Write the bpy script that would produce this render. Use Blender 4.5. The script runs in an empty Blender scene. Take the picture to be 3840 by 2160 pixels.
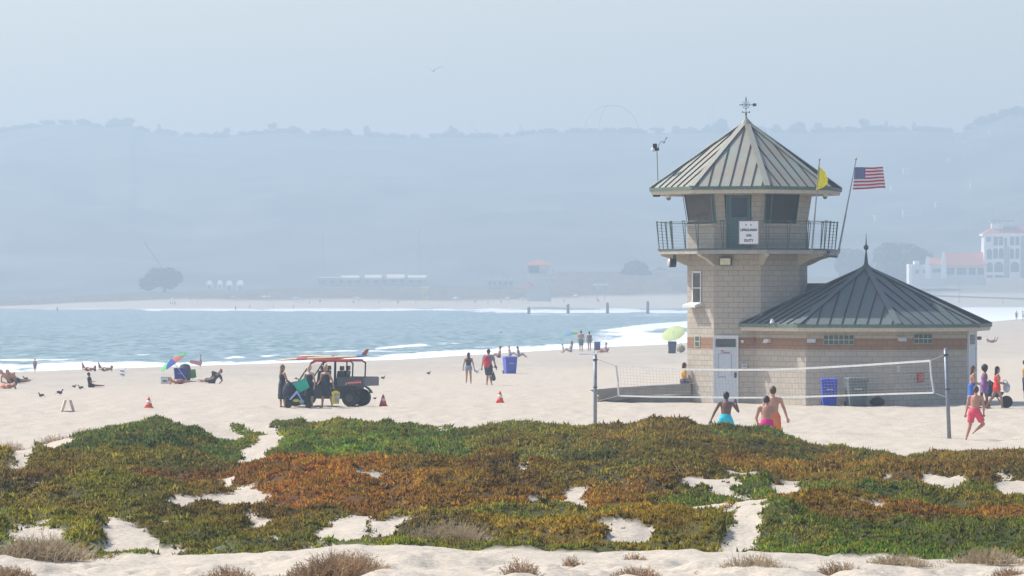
import bpy, math, random
import numpy as np
from mathutils import Vector, Matrix
random.seed(7); rng=np.random.default_rng(7)
R=math.radians
F=16000.0; H=4.5; YH=1095.0; CX=1920.0; V=3840/2576.0
SC=bpy.context.scene; COL=SC.collection
# ---------------------------------------------------------------- camera maths
def P(px,py,Y): return Vector(((px-CX)*Y/F, Y, H-(py-YH)*Y/F))
def S(Y): return F/Y
def interp(x,pts):
    a=np.array(pts,float); return np.interp(x,a[:,0],a[:,1])
# ---------------------------------------------------------------- noise
def _h(ix,iy,s):
    v=np.sin(ix*127.1+iy*311.7+s*74.7)*43758.5453
    return v-np.floor(v)
def vn(x,y,s=0):
    x=np.asarray(x,float); y=np.asarray(y,float)
    ix=np.floor(x); iy=np.floor(y); fx=x-ix; fy=y-iy
    fx=fx*fx*(3-2*fx); fy=fy*fy*(3-2*fy)
    a=_h(ix,iy,s); b=_h(ix+1,iy,s); c=_h(ix,iy+1,s); d=_h(ix+1,iy+1,s)
    return (a+(b-a)*fx)*(1-fy)+(c+(d-c)*fx)*fy
def fbm(x,y,s=0,o=4):
    t=0;a=.5;n=0
    for i in range(o):
        t=t+a*vn(x,y,s+i*13.7); n+=a; a*=.5; x=np.asarray(x)*2.03+5.1; y=np.asarray(y)*2.03+1.7
    return t/n
def sst(a,b,x):
    t=np.clip((x-a)/(b-a),0,1); return t*t*(3-2*t)
# ---------------------------------------------------------------- objects
def setp(o,label=None,cat=None,group=None,kind=None):
    if label: o['label']=label
    if cat: o['category']=cat
    if group: o['group']=group
    if kind: o['kind']=kind
    return o
def thing(name,label,cat,loc=(0,0,0),rz=0,group=None):
    o=bpy.data.objects.new(name,None); COL.objects.link(o); o.empty_display_size=.1
    o.location=loc; o.rotation_euler=(0,0,rz)
    return setp(o,label,cat,group)
def copytree(o,loc=None,rz=None,label=None,parent=None,scale=None):
    c=o.copy(); COL.objects.link(c)
    if parent is not None: c.parent=parent
    if loc is not None: c.location=loc
    if rz is not None: c.rotation_euler=(0,0,rz)
    if scale is not None: c.scale=scale
    if label: c['label']=label
    for ch in list(o.children): copytree(ch,parent=c)
    return c
class MB:
    def __init__(s): s.v=[]; s.f=[]; s.m=[]; s.uv={}
    def add(s,vs,fs,m=0):
        b=len(s.v); s.v+= [tuple(v) for v in vs]
        for f in fs: s.f.append(tuple(i+b for i in f)); s.m.append(m)
        return s
    def quad(s,a,b,c,d,m=0,uv=None):
        i=len(s.f); s.add([a,b,c,d],[(0,1,2,3)],m)
        if uv: s.uv[i]=uv
        return s
    def box(s,c,d,rot=None,m=0,taper=1.0):
        x,y,z=[k/2 for k in d]; t=taper
        vs=[(-x*t,-y*t,-z),(x*t,-y*t,-z),(x*t,y*t,-z),(-x*t,y*t,-z),(-x,-y,z),(x,-y,z),(x,y,z),(-x,y,z)]
        if rot is not None: vs=[rot@Vector(v) for v in vs]
        vs=[Vector(v)+Vector(c) for v in vs]
        return s.add(vs,[(3,2,1,0),(4,5,6,7),(0,1,5,4),(1,2,6,5),(2,3,7,6),(3,0,4,7)],m)
    def tube(s,p0,p1,r0,r1=None,n=8,m=0,cap=True,u=None,asp=1.0):
        p0=Vector(p0);p1=Vector(p1); r1=r0 if r1 is None else r1
        d=(p1-p0); 
        if d.length<1e-6: return s
        d.normalize()
        if u is None:
            u=Vector((0,0,1)) if abs(d.z)<.9 else Vector((1,0,0))
            u=d.cross(u).normalized()
        else: u=(Vector(u)-d*d.dot(Vector(u))).normalized()
        w=d.cross(u)
        vs=[]
        for p,r in ((p0,r0),(p1,r1)):
            for k in range(n):
                a=2*math.pi*k/n; vs.append(p+u*(r*math.cos(a))+w*(r*asp*math.sin(a)))
        fs=[(k,(k+1)%n,n+(k+1)%n,n+k) for k in range(n)]
        if cap: fs+=[tuple(range(n-1,-1,-1)),tuple(range(n,2*n))]
        return s.add(vs,fs,m)
    def path(s,pts,r,n=6,m=0):
        for a,b in zip(pts[:-1],pts[1:]): s.tube(a,b,r,r,n,m)
        return s
    def sph(s,c,r,sc=(1,1,1),n=10,k=7,m=0,rot=None):
        vs=[];fs=[]
        for i in range(k+1):
            th=math.pi*i/k
            for j in range(n):
                a=2*math.pi*j/n
                p=Vector((r*sc[0]*math.sin(th)*math.cos(a),r*sc[1]*math.sin(th)*math.sin(a),r*sc[2]*math.cos(th)))
                if rot is not None: p=rot@p
                vs.append(p+Vector(c))
        for i in range(k):
            for j in range(n): fs.append((i*n+j,(i+1)*n+j,(i+1)*n+(j+1)%n,i*n+(j+1)%n))
        return s.add(vs,fs,m)
    def loft(s,rings,m=0,cap=True,closed=True):
        n=len(rings[0]); vs=[p for r in rings for p in r]; fs=[]
        for i in range(len(rings)-1):
            for j in range(n if closed else n-1):
                fs.append((i*n+j,i*n+(j+1)%n,(i+1)*n+(j+1)%n,(i+1)*n+j))
        if cap and closed: fs+=[tuple(range(n-1,-1,-1)),tuple(range((len(rings)-1)*n,len(rings)*n))]
        return s.add(vs,fs,m)
    def lathe(s,prof,c=(0,0,0),n=16,m=0):
        c=Vector(c)
        return s.loft([[c+Vector((r*math.cos(2*math.pi*j/n),r*math.sin(2*math.pi*j/n),z)) for j in range(n)] for r,z in prof],m)
    def prism(s,poly,z0,z1,m=0):
        a=[(x,y,z0) for x,y in poly]; b=[(x,y,z1) for x,y in poly]
        return s.loft([a,b],m)
    def build(s,name,mats,parent=None,smooth=False,bevel=0,loc=None):
        me=bpy.data.meshes.new(name); me.from_pydata(s.v,[],s.f)
        if not isinstance(mats,(list,tuple)): mats=[mats]
        for mm in mats: me.materials.append(mm)
        if len(mats)>1: me.polygons.foreach_set('material_index',s.m)
        if s.uv:
            ul=me.uv_layers.new(name='UVMap')
            for p in me.polygons:
                if p.index in s.uv:
                    for li,u in zip(p.loop_indices,s.uv[p.index]): ul.data[li].uv=u
        if smooth: me.polygons.foreach_set('use_smooth',[True]*len(me.polygons))
        me.update()
        o=bpy.data.objects.new(name,me); COL.objects.link(o)
        if parent is not None: o.parent=parent
        if loc is not None: o.location=loc
        if bevel:
            b=o.modifiers.new('b','BEVEL'); b.width=bevel; b.segments=2; b.limit_method='ANGLE'
        return o
def npmesh(name,vs,fs,mat,attrs=None,smooth=False,parent=None):
    me=bpy.data.meshes.new(name); vs=np.asarray(vs,np.float32); fs=np.asarray(fs,np.int32)
    k=fs.shape[1]
    me.vertices.add(len(vs)); me.vertices.foreach_set('co',vs.ravel())
    me.loops.add(fs.size); me.loops.foreach_set('vertex_index',fs.ravel())
    me.polygons.add(len(fs)); me.polygons.foreach_set('loop_start',np.arange(0,fs.size,k,dtype=np.int32))
    me.polygons.foreach_set('loop_total',np.full(len(fs),k,np.int32))
    if smooth: me.polygons.foreach_set('use_smooth',np.ones(len(fs),bool))
    me.update(calc_edges=True)
    for an,(typ,data) in (attrs or {}).items():
        if typ=='C':
            a=me.color_attributes.new(an,'FLOAT_COLOR','POINT'); a.data.foreach_set('color',np.asarray(data,np.float32).ravel())
        else:
            a=me.attributes.new(an,'FLOAT','POINT'); a.data.foreach_set('value',np.asarray(data,np.float32).ravel())
    me.materials.append(mat)
    o=bpy.data.objects.new(name,me); COL.objects.link(o)
    if parent is not None: o.parent=parent
    return o
def grid(nr,nc):
    i=np.arange(nr-1)[:,None]*nc+np.arange(nc-1)[None,:]
    return np.stack([i,i+1,i+1+nc,i+nc],-1).reshape(-1,4)
# ---------------------------------------------------------------- materials
def mat(name,col,rough=.7,var=.12,scale=8,bump=0,bscale=60,metal=0,spec=.4,emit=None,alpha=1):
    m=bpy.data.materials.new(name); m.use_nodes=True; N=m.node_tree.nodes; L=m.node_tree.links
    b=N['Principled BSDF']; b.inputs['Roughness'].default_value=rough; b.inputs['Metallic'].default_value=metal
    b.inputs['Specular IOR Level'].default_value=spec
    tc=N.new('ShaderNodeTexCoord'); no=N.new('ShaderNodeTexNoise'); no.inputs['Scale'].default_value=scale; no.inputs['Detail'].default_value=5
    L.new(tc.outputs['Object'],no.inputs['Vector'])
    r=N.new('ShaderNodeValToRGB'); r.color_ramp.elements[0].position=.3; r.color_ramp.elements[1].position=.7
    r.color_ramp.elements[0].color=tuple(c*(1-var) for c in col)+(1,)
    r.color_ramp.elements[1].color=tuple(min(1,c*(1+var)) for c in col)+(1,)
    L.new(no.outputs['Fac'],r.inputs['Fac']); L.new(r.outputs['Color'],b.inputs['Base Color'])
    if bump:
        n2=N.new('ShaderNodeTexNoise'); n2.inputs['Scale'].default_value=bscale; n2.inputs['Detail'].default_value=4
        L.new(tc.outputs['Object'],n2.inputs['Vector'])
        bp=N.new('ShaderNodeBump'); bp.inputs['Strength'].default_value=bump; bp.inputs['Distance'].default_value=.02
        L.new(n2.outputs['Fac'],bp.inputs['Height']); L.new(bp.outputs['Normal'],b.inputs['Normal'])
    return m
def nd(m,t,**k):
    n=m.node_tree.nodes.new(t)
    for a,b in k.items():
        if a in n.inputs: n.inputs[a].default_value=b
        else: setattr(n,a,b)
    return n
def mixc(m,fac,a,b,blend='MIX'):
    n=m.node_tree.nodes.new('ShaderNodeMix'); n.data_type='RGBA'; n.blend_type=blend; L=m.node_tree.links
    for s,v in ((0,fac),(6,a),(7,b)):
        if hasattr(v,'is_linked'): L.new(v,n.inputs[s])
        else: n.inputs[s].default_value=v
    return n.outputs[2]
def ramp(m,fac,stops):
    r=m.node_tree.nodes.new('ShaderNodeValToRGB'); e=r.color_ramp.elements
    while len(e)<len(stops): e.new(.5)
    for k,(p,c) in zip(e,stops): k.position=p; k.color=(c,c,c,1) if not isinstance(c,tuple) else c+(1,)
    m.node_tree.links.new(fac,r.inputs['Fac']); return r.outputs['Color']
# ---------------------------------------------------------------- terrain definition
FRONT=[(-900,1395),(0,1397),(150,1402),(400,1398),(700,1388),(900,1377),(1250,1386),(1500,1388),(1700,1386),(1880,1392),(2100,1396),(2576,1402),(3500,1402)]
CREST=[ # (Y, [(view x, view y)...]) far to near
 (105,[(-900,1120),(0,1140),(60,1132),(120,1118),(190,1098),(250,1086),(330,1068),(420,1060),(520,1068),(600,1072),(700,1064),(820,1066),(930,1064),(1010,1072),(1120,1072),(1200,1074),(1300,1074),(1420,1078),(1500,1082),(1570,1084),(1610,1068),(1660,1060),(1700,1064),(1780,1076),(1830,1074),(1900,1084),(1960,1098),(2000,1115),(2040,1134),(2100,1140),(2160,1146),(2220,1152),(2285,1173),(2320,1158),(2360,1148),(2450,1152),(2576,1146),(3500,1140)]),
 (86,[(-900,1160),(0,1160),(160,1166),(330,1162),(480,1172),(600,1200),(680,1190),(850,1176),(1000,1178),(1150,1180),(1300,1150),(1450,1130),(1600,1145),(1800,1165),(2000,1172),(2200,1166),(2350,1180),(2576,1190),(3500,1190)]),
 (72,[(-900,1230),(0,1232),(200,1240),(420,1250),(560,1236),(680,1200),(850,1196),(960,1215),(1080,1200),(1250,1196),(1400,1212),(1600,1222),(1800,1232),(1960,1238),(2150,1215),(2350,1215),(2576,1230),(3500,1230)]),
 (58,[(-900,1315),(0,1320),(250,1300),(500,1292),(700,1280),(860,1290),(1000,1290),(1200,1270),(1400,1272),(1560,1272),(1700,1300),(1850,1312),(1980,1296),(2200,1300),(2576,1300),(3500,1300)]),
 (47,[(a,b) for a,b in FRONT])]
DIP=[0,.12,.26,.32,.22]
def shore(px): return interp(px,[(-2500,250),(0,317),(1490,390),(2534,508),(3100,660),(3727,902),(4200,1250),(5000,1650),(7000,1900)])
def farY(px): return interp(px,[(-2500,1560),(0,1575),(1000,1600),(2534,1650),(3300,1700),(3840,1750),(5000,1900),(7000,2000)])
FLAND=[(-2000,1130),(0,1128),(150,1120),(300,1108),(700,1093),(1100,1082),(1500,1076),(1950,1068),(2040,1030),(2100,1018),(2500,1014),(2900,1030),(3100,1040),(3300,1052),(3400,1062),(3520,1050),(3600,1040),(3840,1032),(5000,1030)]
def pyfun(px,Yw):
    vx=px/V
    ys=[interp(vx,c)*V for _,c in CREST]        # far->near
    Yk=[Y for Y,_ in CREST]
    near=ys[-1]+ (47-Yw)*13.0
    py=near
    res=np.where(Yw<47,near,0.0)
    for i in range(len(Yk)-1):
        a,b=Yk[i],Yk[i+1]   # a far, b near
        t=np.clip((Yw-b)/(a-b),0,1)
        # equal image rows eased
        v=ys[i+1]+(ys[i]-ys[i+1])*t**.68
        res=np.where((Yw>=b)&(Yw<a),v,res)
    return np.where(Yw>=105,ys[0],res)
def ground(X,Y,fine=True):
    X=np.asarray(X,float); Y=np.asarray(Y,float)
    px=CX+X/Y*F
    # dunes
    Yw=Y+3.2*(vn(X*.13,Y*0+.5,3)-.5)*2
    py=pyfun(px,Yw)
    dip=np.zeros_like(Y)
    for (Yc,_),d in zip(CREST,DIP):
        u=Yw-Yc
        dip+=np.where(u>0,d*np.exp(-((u-2.4)/2.0)**2),0)
    zd=H-(py-YH)*Y/F-dip
    zc=H-(py-YH)*105/F
    zd=zd+(fbm(X*.30,Y*.24,121,2)-.5)*.85*sst(49,55,Yw)*(1-sst(86,95,Yw))
    fall=1-sst(104.5,112,Yw)
    zd=np.where(Yw>104.5,zc*fall,zd)
    # beach
    Ys=shore(px)+10*(fbm(X*.03,Y*.01,11)-.5)
    t=np.clip((Y-185)/(Ys-185),0,1)
    zb=-1.7*t**2.2
    zb=np.where(Y>Ys,-1.7-(Y-Ys)*.03,zb); zb=np.maximum(zb,-4.5)
    # far shore
    Yf=farY(px)+12*(fbm(X*.01,Y*.003,5)-.5)
    u=Y-Yf
    pys=YH+6.2*F/Yf; top=interp(px,FLAND)
    mid=np.maximum(top+18,pys-46)
    pq=np.where(u<120,pys+(mid-pys)*u/120,mid+(top-mid)*np.clip((u-120)/150,0,1))
    Yq=np.minimum(Y,Yf+270)
    zf=H-(pq-YH)*Yq/F
    zf=zf+np.where(u>120,(fbm(X*.05,Y*.02,8)-.5)*2.2*sst(120,200,u),0)
    z=np.where(Y<Yf,zb,zf); z=np.where((Y<Yf)&(Y>Yf-90),np.maximum(zb,-1.7-(Yf-Y)*.03),z)
    z=np.where(Y<125,zd,z)
    if fine:
        amp=np.where(Y<45+2*vn(X,Y*0,2),1.0,.45)
        z=z+np.where(Y<170,(fbm(X*.9,Y*.5,21)-.5)*.26*amp+(fbm(X*2.6,Y*1.5,22,3)-.5)*.17*amp,0)
        z=z+np.where((Y>=113)&(Y<300),(fbm(X*1.3,Y*.35,25)-.5)*.10,0)
    return z
def gz(x,y): return float(ground(np.array([x]),np.array([y]),False)[0])
def hit(px,py,y0=112.0,y1=2300.0):
    """first ground point under the photo position (px,py)"""
    Y=np.concatenate([np.arange(y0,700,.5),np.arange(700,y1,3)]); X=(px-CX)*Y/F
    g=ground(X,Y,False); ray=H-(py-YH)*Y/F
    k=np.argmax(g>=ray)
    return Vector((X[k],Y[k],g[k]))
# ---------------------------------------------------------------- plant cover map (view coords 2576 wide)
SAND=[(110,1142,95,17,-27),(480,1075,62,11,8),(562,1090,62,15,12),(655,1080,50,13,10),(655,1132,70,24,-38),(615,1168,40,14,-30),(560,1233,38,7,0),(672,1256,95,16,5),
 (850,1330,120,22,-22),(945,1292,75,14,-10),(740,1372,60,16,-10),(985,1318,60,8,-8),(895,1270,35,7,0),(85,1350,70,9,0),(330,1348,75,16,10),(470,1385,90,16,12),(620,1375,90,14,8),
 (1360,1150,32,22,-20),(1322,1205,30,6,0),(1440,1240,28,5,0),(1450,1208,34,8,0),(1870,1206,40,9,5),(1765,1214,25,7,10),(1988,1212,25,20,-35),(1982,1250,34,12,0),
 (1740,1300,95,16,6),(1640,1280,42,8,0),(1900,1318,75,14,-6),(1860,1358,62,16,-20),(1820,1380,50,12,0),(2380,1226,58,8,3),(2552,1238,42,12,10),(1140,1084,62,9,0),(890,1240,0,0,0),(1830,1240,18,4,0)]
COLR=[ # cx,cy,rx,ry,(r,g,b)
 (430,1130,260,45,(.06,.11,.03)),(600,1122,110,28,(.09,.18,.02)),(350,1085,120,18,(.07,.11,.03)),(520,1185,150,18,(.05,.06,.025)),
 (800,1145,160,40,(.09,.17,.02)),(980,1110,260,30,(.07,.15,.03)),(1140,1155,110,35,(.055,.10,.025)),(1330,1100,160,22,(.12,.13,.03)),(1000,1075,300,10,(.09,.13,.04)),
 (1500,1145,120,35,(.06,.065,.025)),(1690,1090,120,30,(.15,.10,.03)),(1640,1070,60,14,(.12,.08,.03)),(1900,1100,110,25,(.06,.10,.03)),(1760,1130,160,25,(.11,.09,.02)),
 (300,1188,290,16,(.19,.15,.02)),(280,1222,300,18,(.20,.07,.02)),(60,1250,110,18,(.06,.04,.03)),(820,1215,190,25,(.26,.09,.025)),(940,1230,120,18,(.26,.11,.02)),(1150,1225,190,28,(.20,.10,.015)),(1210,1215,80,10,(.07,.045,.03)),(1400,1258,220,14,(.22,.10,.02)),
 (400,1310,330,35,(.13,.13,.02)),(100,1290,160,14,(.15,.12,.02)),(620,1275,180,14,(.13,.09,.02)),(300,1365,400,28,(.12,.16,.025)),
 (1280,1290,230,16,(.11,.13,.03)),(1500,1275,120,14,(.06,.09,.03)),(1450,1325,260,25,(.22,.14,.01)),(1430,1365,260,18,(.12,.15,.015)),(1700,1350,120,25,(.17,.15,.015)),
 (1600,1200,250,22,(.10,.08,.025)),(1850,1215,200,25,(.15,.09,.02)),(2150,1180,230,14,(.22,.12,.02)),(2120,1150,180,9,(.09,.10,.03)),(2150,1215,220,20,(.14,.09,.025)),(2330,1205,170,20,(.09,.055,.03)),(2480,1165,160,16,(.15,.10,.025)),
 (2100,1262,340,18,(.05,.09,.02)),(2400,1262,200,14,(.12,.12,.02)),(2000,1250,90,12,(.05,.08,.03)),(2150,1305,200,16,(.17,.10,.015)),(2400,1300,230,22,(.18,.07,.02)),(2200,1350,330,14,(.08,.12,.025)),(2230,1378,380,20,(.075,.15,.02)),
 (850,1362,90,16,(.14,.20,.01)),(1060,1330,160,22,(.10,.08,.05)),(0,1130,60,20,(.08,.12,.03))]
def cover(px,Y,X):
    """plant cover 0..1 and its colour at a ground point"""
    Yw=Y+3.2*(vn(X*.13,Y*0+.5,3)-.5)*2
    vx=px/V; vy=pyfun(px,Yw)/V
    wx=(fbm(X*1.2,Y*.5,31)-.5)*44; wy=(fbm(X*1.2,Y*.5,37)-.5)*22
    m=np.ones_like(vx)
    for cx,cy,rx,ry,an in SAND:
        if rx==0: continue
        c,s=math.cos(R(an)),math.sin(R(an))
        dx=vx+wx-cx; dy=vy+wy-cy
        a=(dx*c+dy*s)/(rx*1.22); b=(-dx*s+dy*c)/(ry*1.45)
        m=np.minimum(m,sst(.55,1.22,np.sqrt(a*a+b*b)+(fbm(X*5,Y*3,49,2)-.5)*.35))
    fr=interp(vx,FRONT)
    m=m*(1-sst(fr-7,fr+1,vy+wy*.35))
    m=m*(1-sst(103.6,105.2,Yw+(fbm(X*.8,Y*0,41)-.5)*1.5))
    m=m*np.where(vx<90,sst(1150,1165,vy),1)
    m=m*(1-.9*sst(.67,.73,fbm(X*.9+7,Y*.45,47,4))*sst(1180,1215,vy))
    # thin cover at the lower left
    thin=sst(560,300,vx)*sst(1330,1352,vy)
    m=m*(1-.55*thin*(fbm(X*1.5,Y*.8,43)>.5))
    wx=wx+(fbm(X*.35,Y*.2,33)-.5)*190; wy=wy*1.3+(fbm(X*.45,Y*.3,35)-.5)*52
    cw=np.zeros(vx.shape+(3,)); wt=np.zeros_like(vx)
    for cx,cy,rx,ry,c in COLR:
        d=((vx+wx*1.2-cx)/rx)**2+((vy+wy*.8-cy)/ry)**2
        w=np.exp(-np.minimum(d,8)*2.4)/(rx*ry)**.3
        cw+=w[...,None]*np.array(c); wt+=w
    w0=1e-5; cw=(cw+w0*np.array([.10,.11,.03]))/(wt+w0)[...,None]
    return m,cw
# ================================================================ world, sun, camera
SUN_EL=R(47); az=R(26)           # sun on the left and a little beyond the tower
SDIR=Vector((-math.cos(az)*math.cos(SUN_EL), math.sin(az)*math.cos(SUN_EL), math.sin(SUN_EL)))
w=bpy.data.worlds.new("World"); SC.world=w; w.use_nodes=True
wn=w.node_tree.nodes; wl=w.node_tree.links; bg=wn['Background']
sk=wn.new('ShaderNodeTexSky'); sk.sky_type='NISHITA'; sk.sun_disc=False; sk.sun_elevation=SUN_EL
sk.sun_rotation=math.atan2(SDIR.x,SDIR.y); sk.air_density=1.2; sk.dust_density=2.5; sk.ozone_density=1.5
vm=wn.new('ShaderNodeVectorMath'); vm.operation='MULTIPLY'; vm.inputs[1].default_value=(1.0,.972,1.02); wl.new(sk.outputs['Color'],vm.inputs[0]); wl.new(vm.outputs[0],bg.inputs['Color']); bg.inputs['Strength'].default_value=.116
sl=bpy.data.lights.new('sun','SUN'); sl.energy=3.4; sl.angle=R(.5); sl.color=(1,.95,.87)
so=bpy.data.objects.new('sun',sl); COL.objects.link(so); so.rotation_euler=SDIR.to_track_quat('Z','Y').to_euler()
cam=bpy.data.cameras.new('camera'); co=bpy.data.objects.new('camera',cam); COL.objects.link(co)
co.location=(0,0,H); co.rotation_euler=(R(90),0,0); cam.sensor_width=36; cam.lens=150; cam.shift_y=15/3840
cam.clip_start=1; cam.clip_end=9000; SC.camera=co
SC.view_settings.view_transform='Standard'; SC.view_settings.look='None'; SC.view_settings.exposure=EXPO if 'EXPO' in globals() else 0.74
SC.render.engine='CYCLES'
# haze
hz=MB(); hz.box((0,1790,59.5),(2300,3660,133)); 
hm=bpy.data.materials.new('haze'); hm.use_nodes=True; hm.node_tree.nodes.remove(hm.node_tree.nodes['Principled BSDF'])
pv=hm.node_tree.nodes.new('ShaderNodeVolumePrincipled'); pv.inputs['Density'].default_value=.00068
pv.inputs['Color'].default_value=(.685,.86,1.0,1); pv.inputs['Anisotropy'].default_value=.2
hm.node_tree.links.new(pv.outputs[0],hm.node_tree.nodes['Material Output'].inputs['Volume'])
ho=hz.build('haze',hm); setp(ho,kind='stuff',label='pale blue sea haze over the whole bay',cat='haze')
# ================================================================ ground sheet
def ys_rows():
    r=[8,12,17,22,27,31]; y=34.0
    while y<113: r.append(y); y+=.16 if y<60 else .22
    while y<200: r.append(y); y+=.55
    while y<1000: r.append(y); y*=1.012
    while y<1560: r.append(y); y+=14
    while y<2350: r.append(y); y+=6
    return np.array(r)
YR=ys_rows(); PXC=np.linspace(-1500,5340,560)
YY,PP=np.meshgrid(YR,PXC,indexing='ij'); XX=(PP-CX)*YY/F
ZZ=ground(XX,YY)
cov,colr=cover(PP.ravel(),YY.ravel(),XX.ravel()); cov=np.where((YY.ravel()<46.0)|(YY.ravel()>106.5),0,cov).reshape(YY.shape)
clump=fbm(XX*1.6,YY*.9,51,4)
lump=sst(.32,.72,clump)
hum=fbm(XX*2.3,YY*1.25,53,3)
ZZ=ZZ+cov*(.0+.10*lump+.24*(hum-.45))
dS=(YY-185)/(shore(PP)-185)
yb_=interp(PP,[(-1500,185),(0,195),(800,215),(1800,238),(2500,262),(3800,300)])
damp=np.where(YY<1400,sst(-14,22,YY-yb_+(fbm(XX*.10,YY*.05,61)-.5)*36)*.5+sst(.93,1.0,dS)*.45,0)
u=YY-farY(PP)
scr=sst(interp(PP,[(0,70),(2000,55),(2400,110),(3200,120)]),interp(PP,[(0,110),(2000,95),(2400,150),(3200,150)]),u+(fbm(XX*.03,YY*.02,71)-.5)*60); scr=scr*np.where(PP>3250,.62,1)
gm=bpy.data.materials.new('sand'); gm.use_nodes=True; L=gm.node_tree.links; b=gm.node_tree.nodes['Principled BSDF']
b.inputs['Roughness'].default_value=.95; b.inputs['Specular IOR Level'].default_value=.15
tc=nd(gm,'ShaderNodeTexCoord'); n1=nd(gm,'ShaderNodeTexNoise',Scale=1.3,Detail=8.0,Roughness=.65); L.new(tc.outputs['Object'],n1.inputs['Vector'])
n2=nd(gm,'ShaderNodeTexNoise',Scale=14.0,Detail=4.0); L.new(tc.outputs['Object'],n2.inputs['Vector'])
mp=nd(gm,'ShaderNodeMapping'); mp.inputs['Scale'].default_value=(.5,.12,1); L.new(tc.outputs['Object'],mp.inputs['Vector'])
n3=nd(gm,'ShaderNodeTexNoise',Scale=.5,Detail=7.0,Roughness=.7); L.new(mp.outputs[0],n3.inputs['Vector'])
c=mixc(gm,n1.outputs['Fac'],(.43,.38,.305,1),(.54,.485,.40,1))
c=mixc(gm,ramp(gm,n2.outputs['Fac'],[(.42,0.),(.66,.55)]),c,(.33,.28,.22,1))
ad=nd(gm,'ShaderNodeAttribute',attribute_name='damp'); al=nd(gm,'ShaderNodeAttribute',attribute_name='litter'); asx=nd(gm,'ShaderNodeAttribute',attribute_name='scrub')
dc=mixc(gm,ramp(gm,n3.outputs['Fac'],[(.35,0.),(.65,1.)]),(.29,.265,.23,1),(.40,.365,.32,1))
c=mixc(gm,ad.outputs['Fac'],c,dc)
amt=nd(gm,'ShaderNodeAttribute',attribute_name='mat_tint'); lc=mixc(gm,ramp(gm,n2.outputs['Fac'],[(.45,0.),(.65,.6)]),amt.outputs['Color'],(.05,.04,.02,1))
c=mixc(gm,al.outputs['Fac'],c,lc)
sc_=mixc(gm,ramp(gm,n3.outputs['Fac'],[(.4,0.),(.6,1.)]),(.07,.06,.045,1),(.17,.135,.10,1))
c=mixc(gm,asx.outputs['Fac'],c,sc_)
L.new(c,b.inputs['Base Color'])
bp=nd(gm,'ShaderNodeBump',Strength=.7,Distance=.05); L.new(n1.outputs['Fac'],bp.inputs['Height'])
bp2=nd(gm,'ShaderNodeBump',Strength=.7,Distance=.03); L.new(n2.outputs['Fac'],bp2.inputs['Height']); L.new(bp.outputs[0],bp2.inputs['Normal']); L.new(bp2.outputs[0],b.inputs['Normal'])
vs=np.stack([XX,YY,ZZ],-1).reshape(-1,3)
g=npmesh('ground',vs,grid(*YY.shape),gm,{'mat_tint':('C',np.concatenate([colr*np.array([.36,.38,.15]),np.ones((len(colr),1))],1)),'damp':('F',damp.ravel()),'litter':('F',sst(.25,.6,cov).ravel()*.95),'scrub':('F',scr.ravel())},True)
setp(g,kind='structure')
# ================================================================ water
wm=bpy.data.materials.new('water'); wm.use_nodes=True; L=wm.node_tree.links; b=wm.node_tree.nodes['Principled BSDF']
b.inputs['Roughness'].default_value=.5; b.inputs['IOR'].default_value=1.33; b.inputs['Specular IOR Level'].default_value=.35
tc=nd(wm,'ShaderNodeTexCoord'); mp=nd(wm,'ShaderNodeMapping'); mp.inputs['Scale'].default_value=(1,.16,1); L.new(tc.outputs['Object'],mp.inputs['Vector'])
n1=nd(wm,'ShaderNodeTexNoise',Scale=.75,Detail=6.0,Roughness=.6); L.new(mp.outputs[0],n1.inputs['Vector'])
n2=nd(wm,'ShaderNodeTexNoise',Scale=.06,Detail=4.0,Roughness=.6); L.new(mp.outputs[0],n2.inputs['Vector'])
af=nd(wm,'ShaderNodeAttribute',attribute_name='foam')
wc=mixc(wm,ramp(wm,n1.outputs['Fac'],[(.38,0.),(.62,1.)]),(.045,.125,.135,1),(.27,.36,.375,1))
wc=mixc(wm,ramp(wm,n2.outputs['Fac'],[(.4,0.),(.65,.55)]),wc,(.20,.27,.31,1))
n4=nd(wm,'ShaderNodeTexNoise',Scale=.9,Detail=8.0,Roughness=.7); L.new(mp.outputs[0],n4.inputs['Vector'])
mul=nd(wm,'ShaderNodeMath',operation='MULTIPLY_ADD'); L.new(n4.outputs['Fac'],mul.inputs[0]); mul.inputs[1].default_value=1.1; 
sub=nd(wm,'ShaderNodeMath',operation='SUBTRACT'); L.new(af.outputs['Fac'],sub.inputs[0]); sub.inputs[1].default_value=.55; L.new(sub.outputs[0],mul.inputs[2])
fm=ramp(wm,mul.outputs[0],[(.42,0.),(.62,1.)])
gate=nd(wm,'ShaderNodeMath',operation='MULTIPLY'); L.new(fm,gate.inputs[0]); L.new(ramp(wm,af.outputs['Fac'],[(.02,0.),(.2,1.)]),gate.inputs[1])
wc=mixc(wm,gate.outputs[0],wc,(.78,.80,.80,1)); L.new(wc,b.inputs['Base Color'])
bp=nd(wm,'ShaderNodeBump',Strength=.6,Distance=.35); L.new(n1.outputs['Fac'],bp.inputs['Height']); L.new(bp.outputs[0],b.inputs['Normal'])
pyr=np.concatenate([np.arange(1148,1215,.5),np.arange(1215,1500,1.2)])
YR=6.2*F/(pyr-YH); YR=YR[::-1]; YR=np.concatenate([[225],YR[YR>226]]); PXC=np.linspace(-1500,5340,1100)
YY,PP=np.meshgrid(YR,PXC,indexing='ij'); XX=(PP-CX)*YY/F; PYW=YH+6.2*F/YY
Ys=shore(PP)+10*(fbm(XX*.03,YY*.01,11)-.5); pys=YH+6.2*F/Ys
foam=np.zeros_like(YY)
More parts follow.
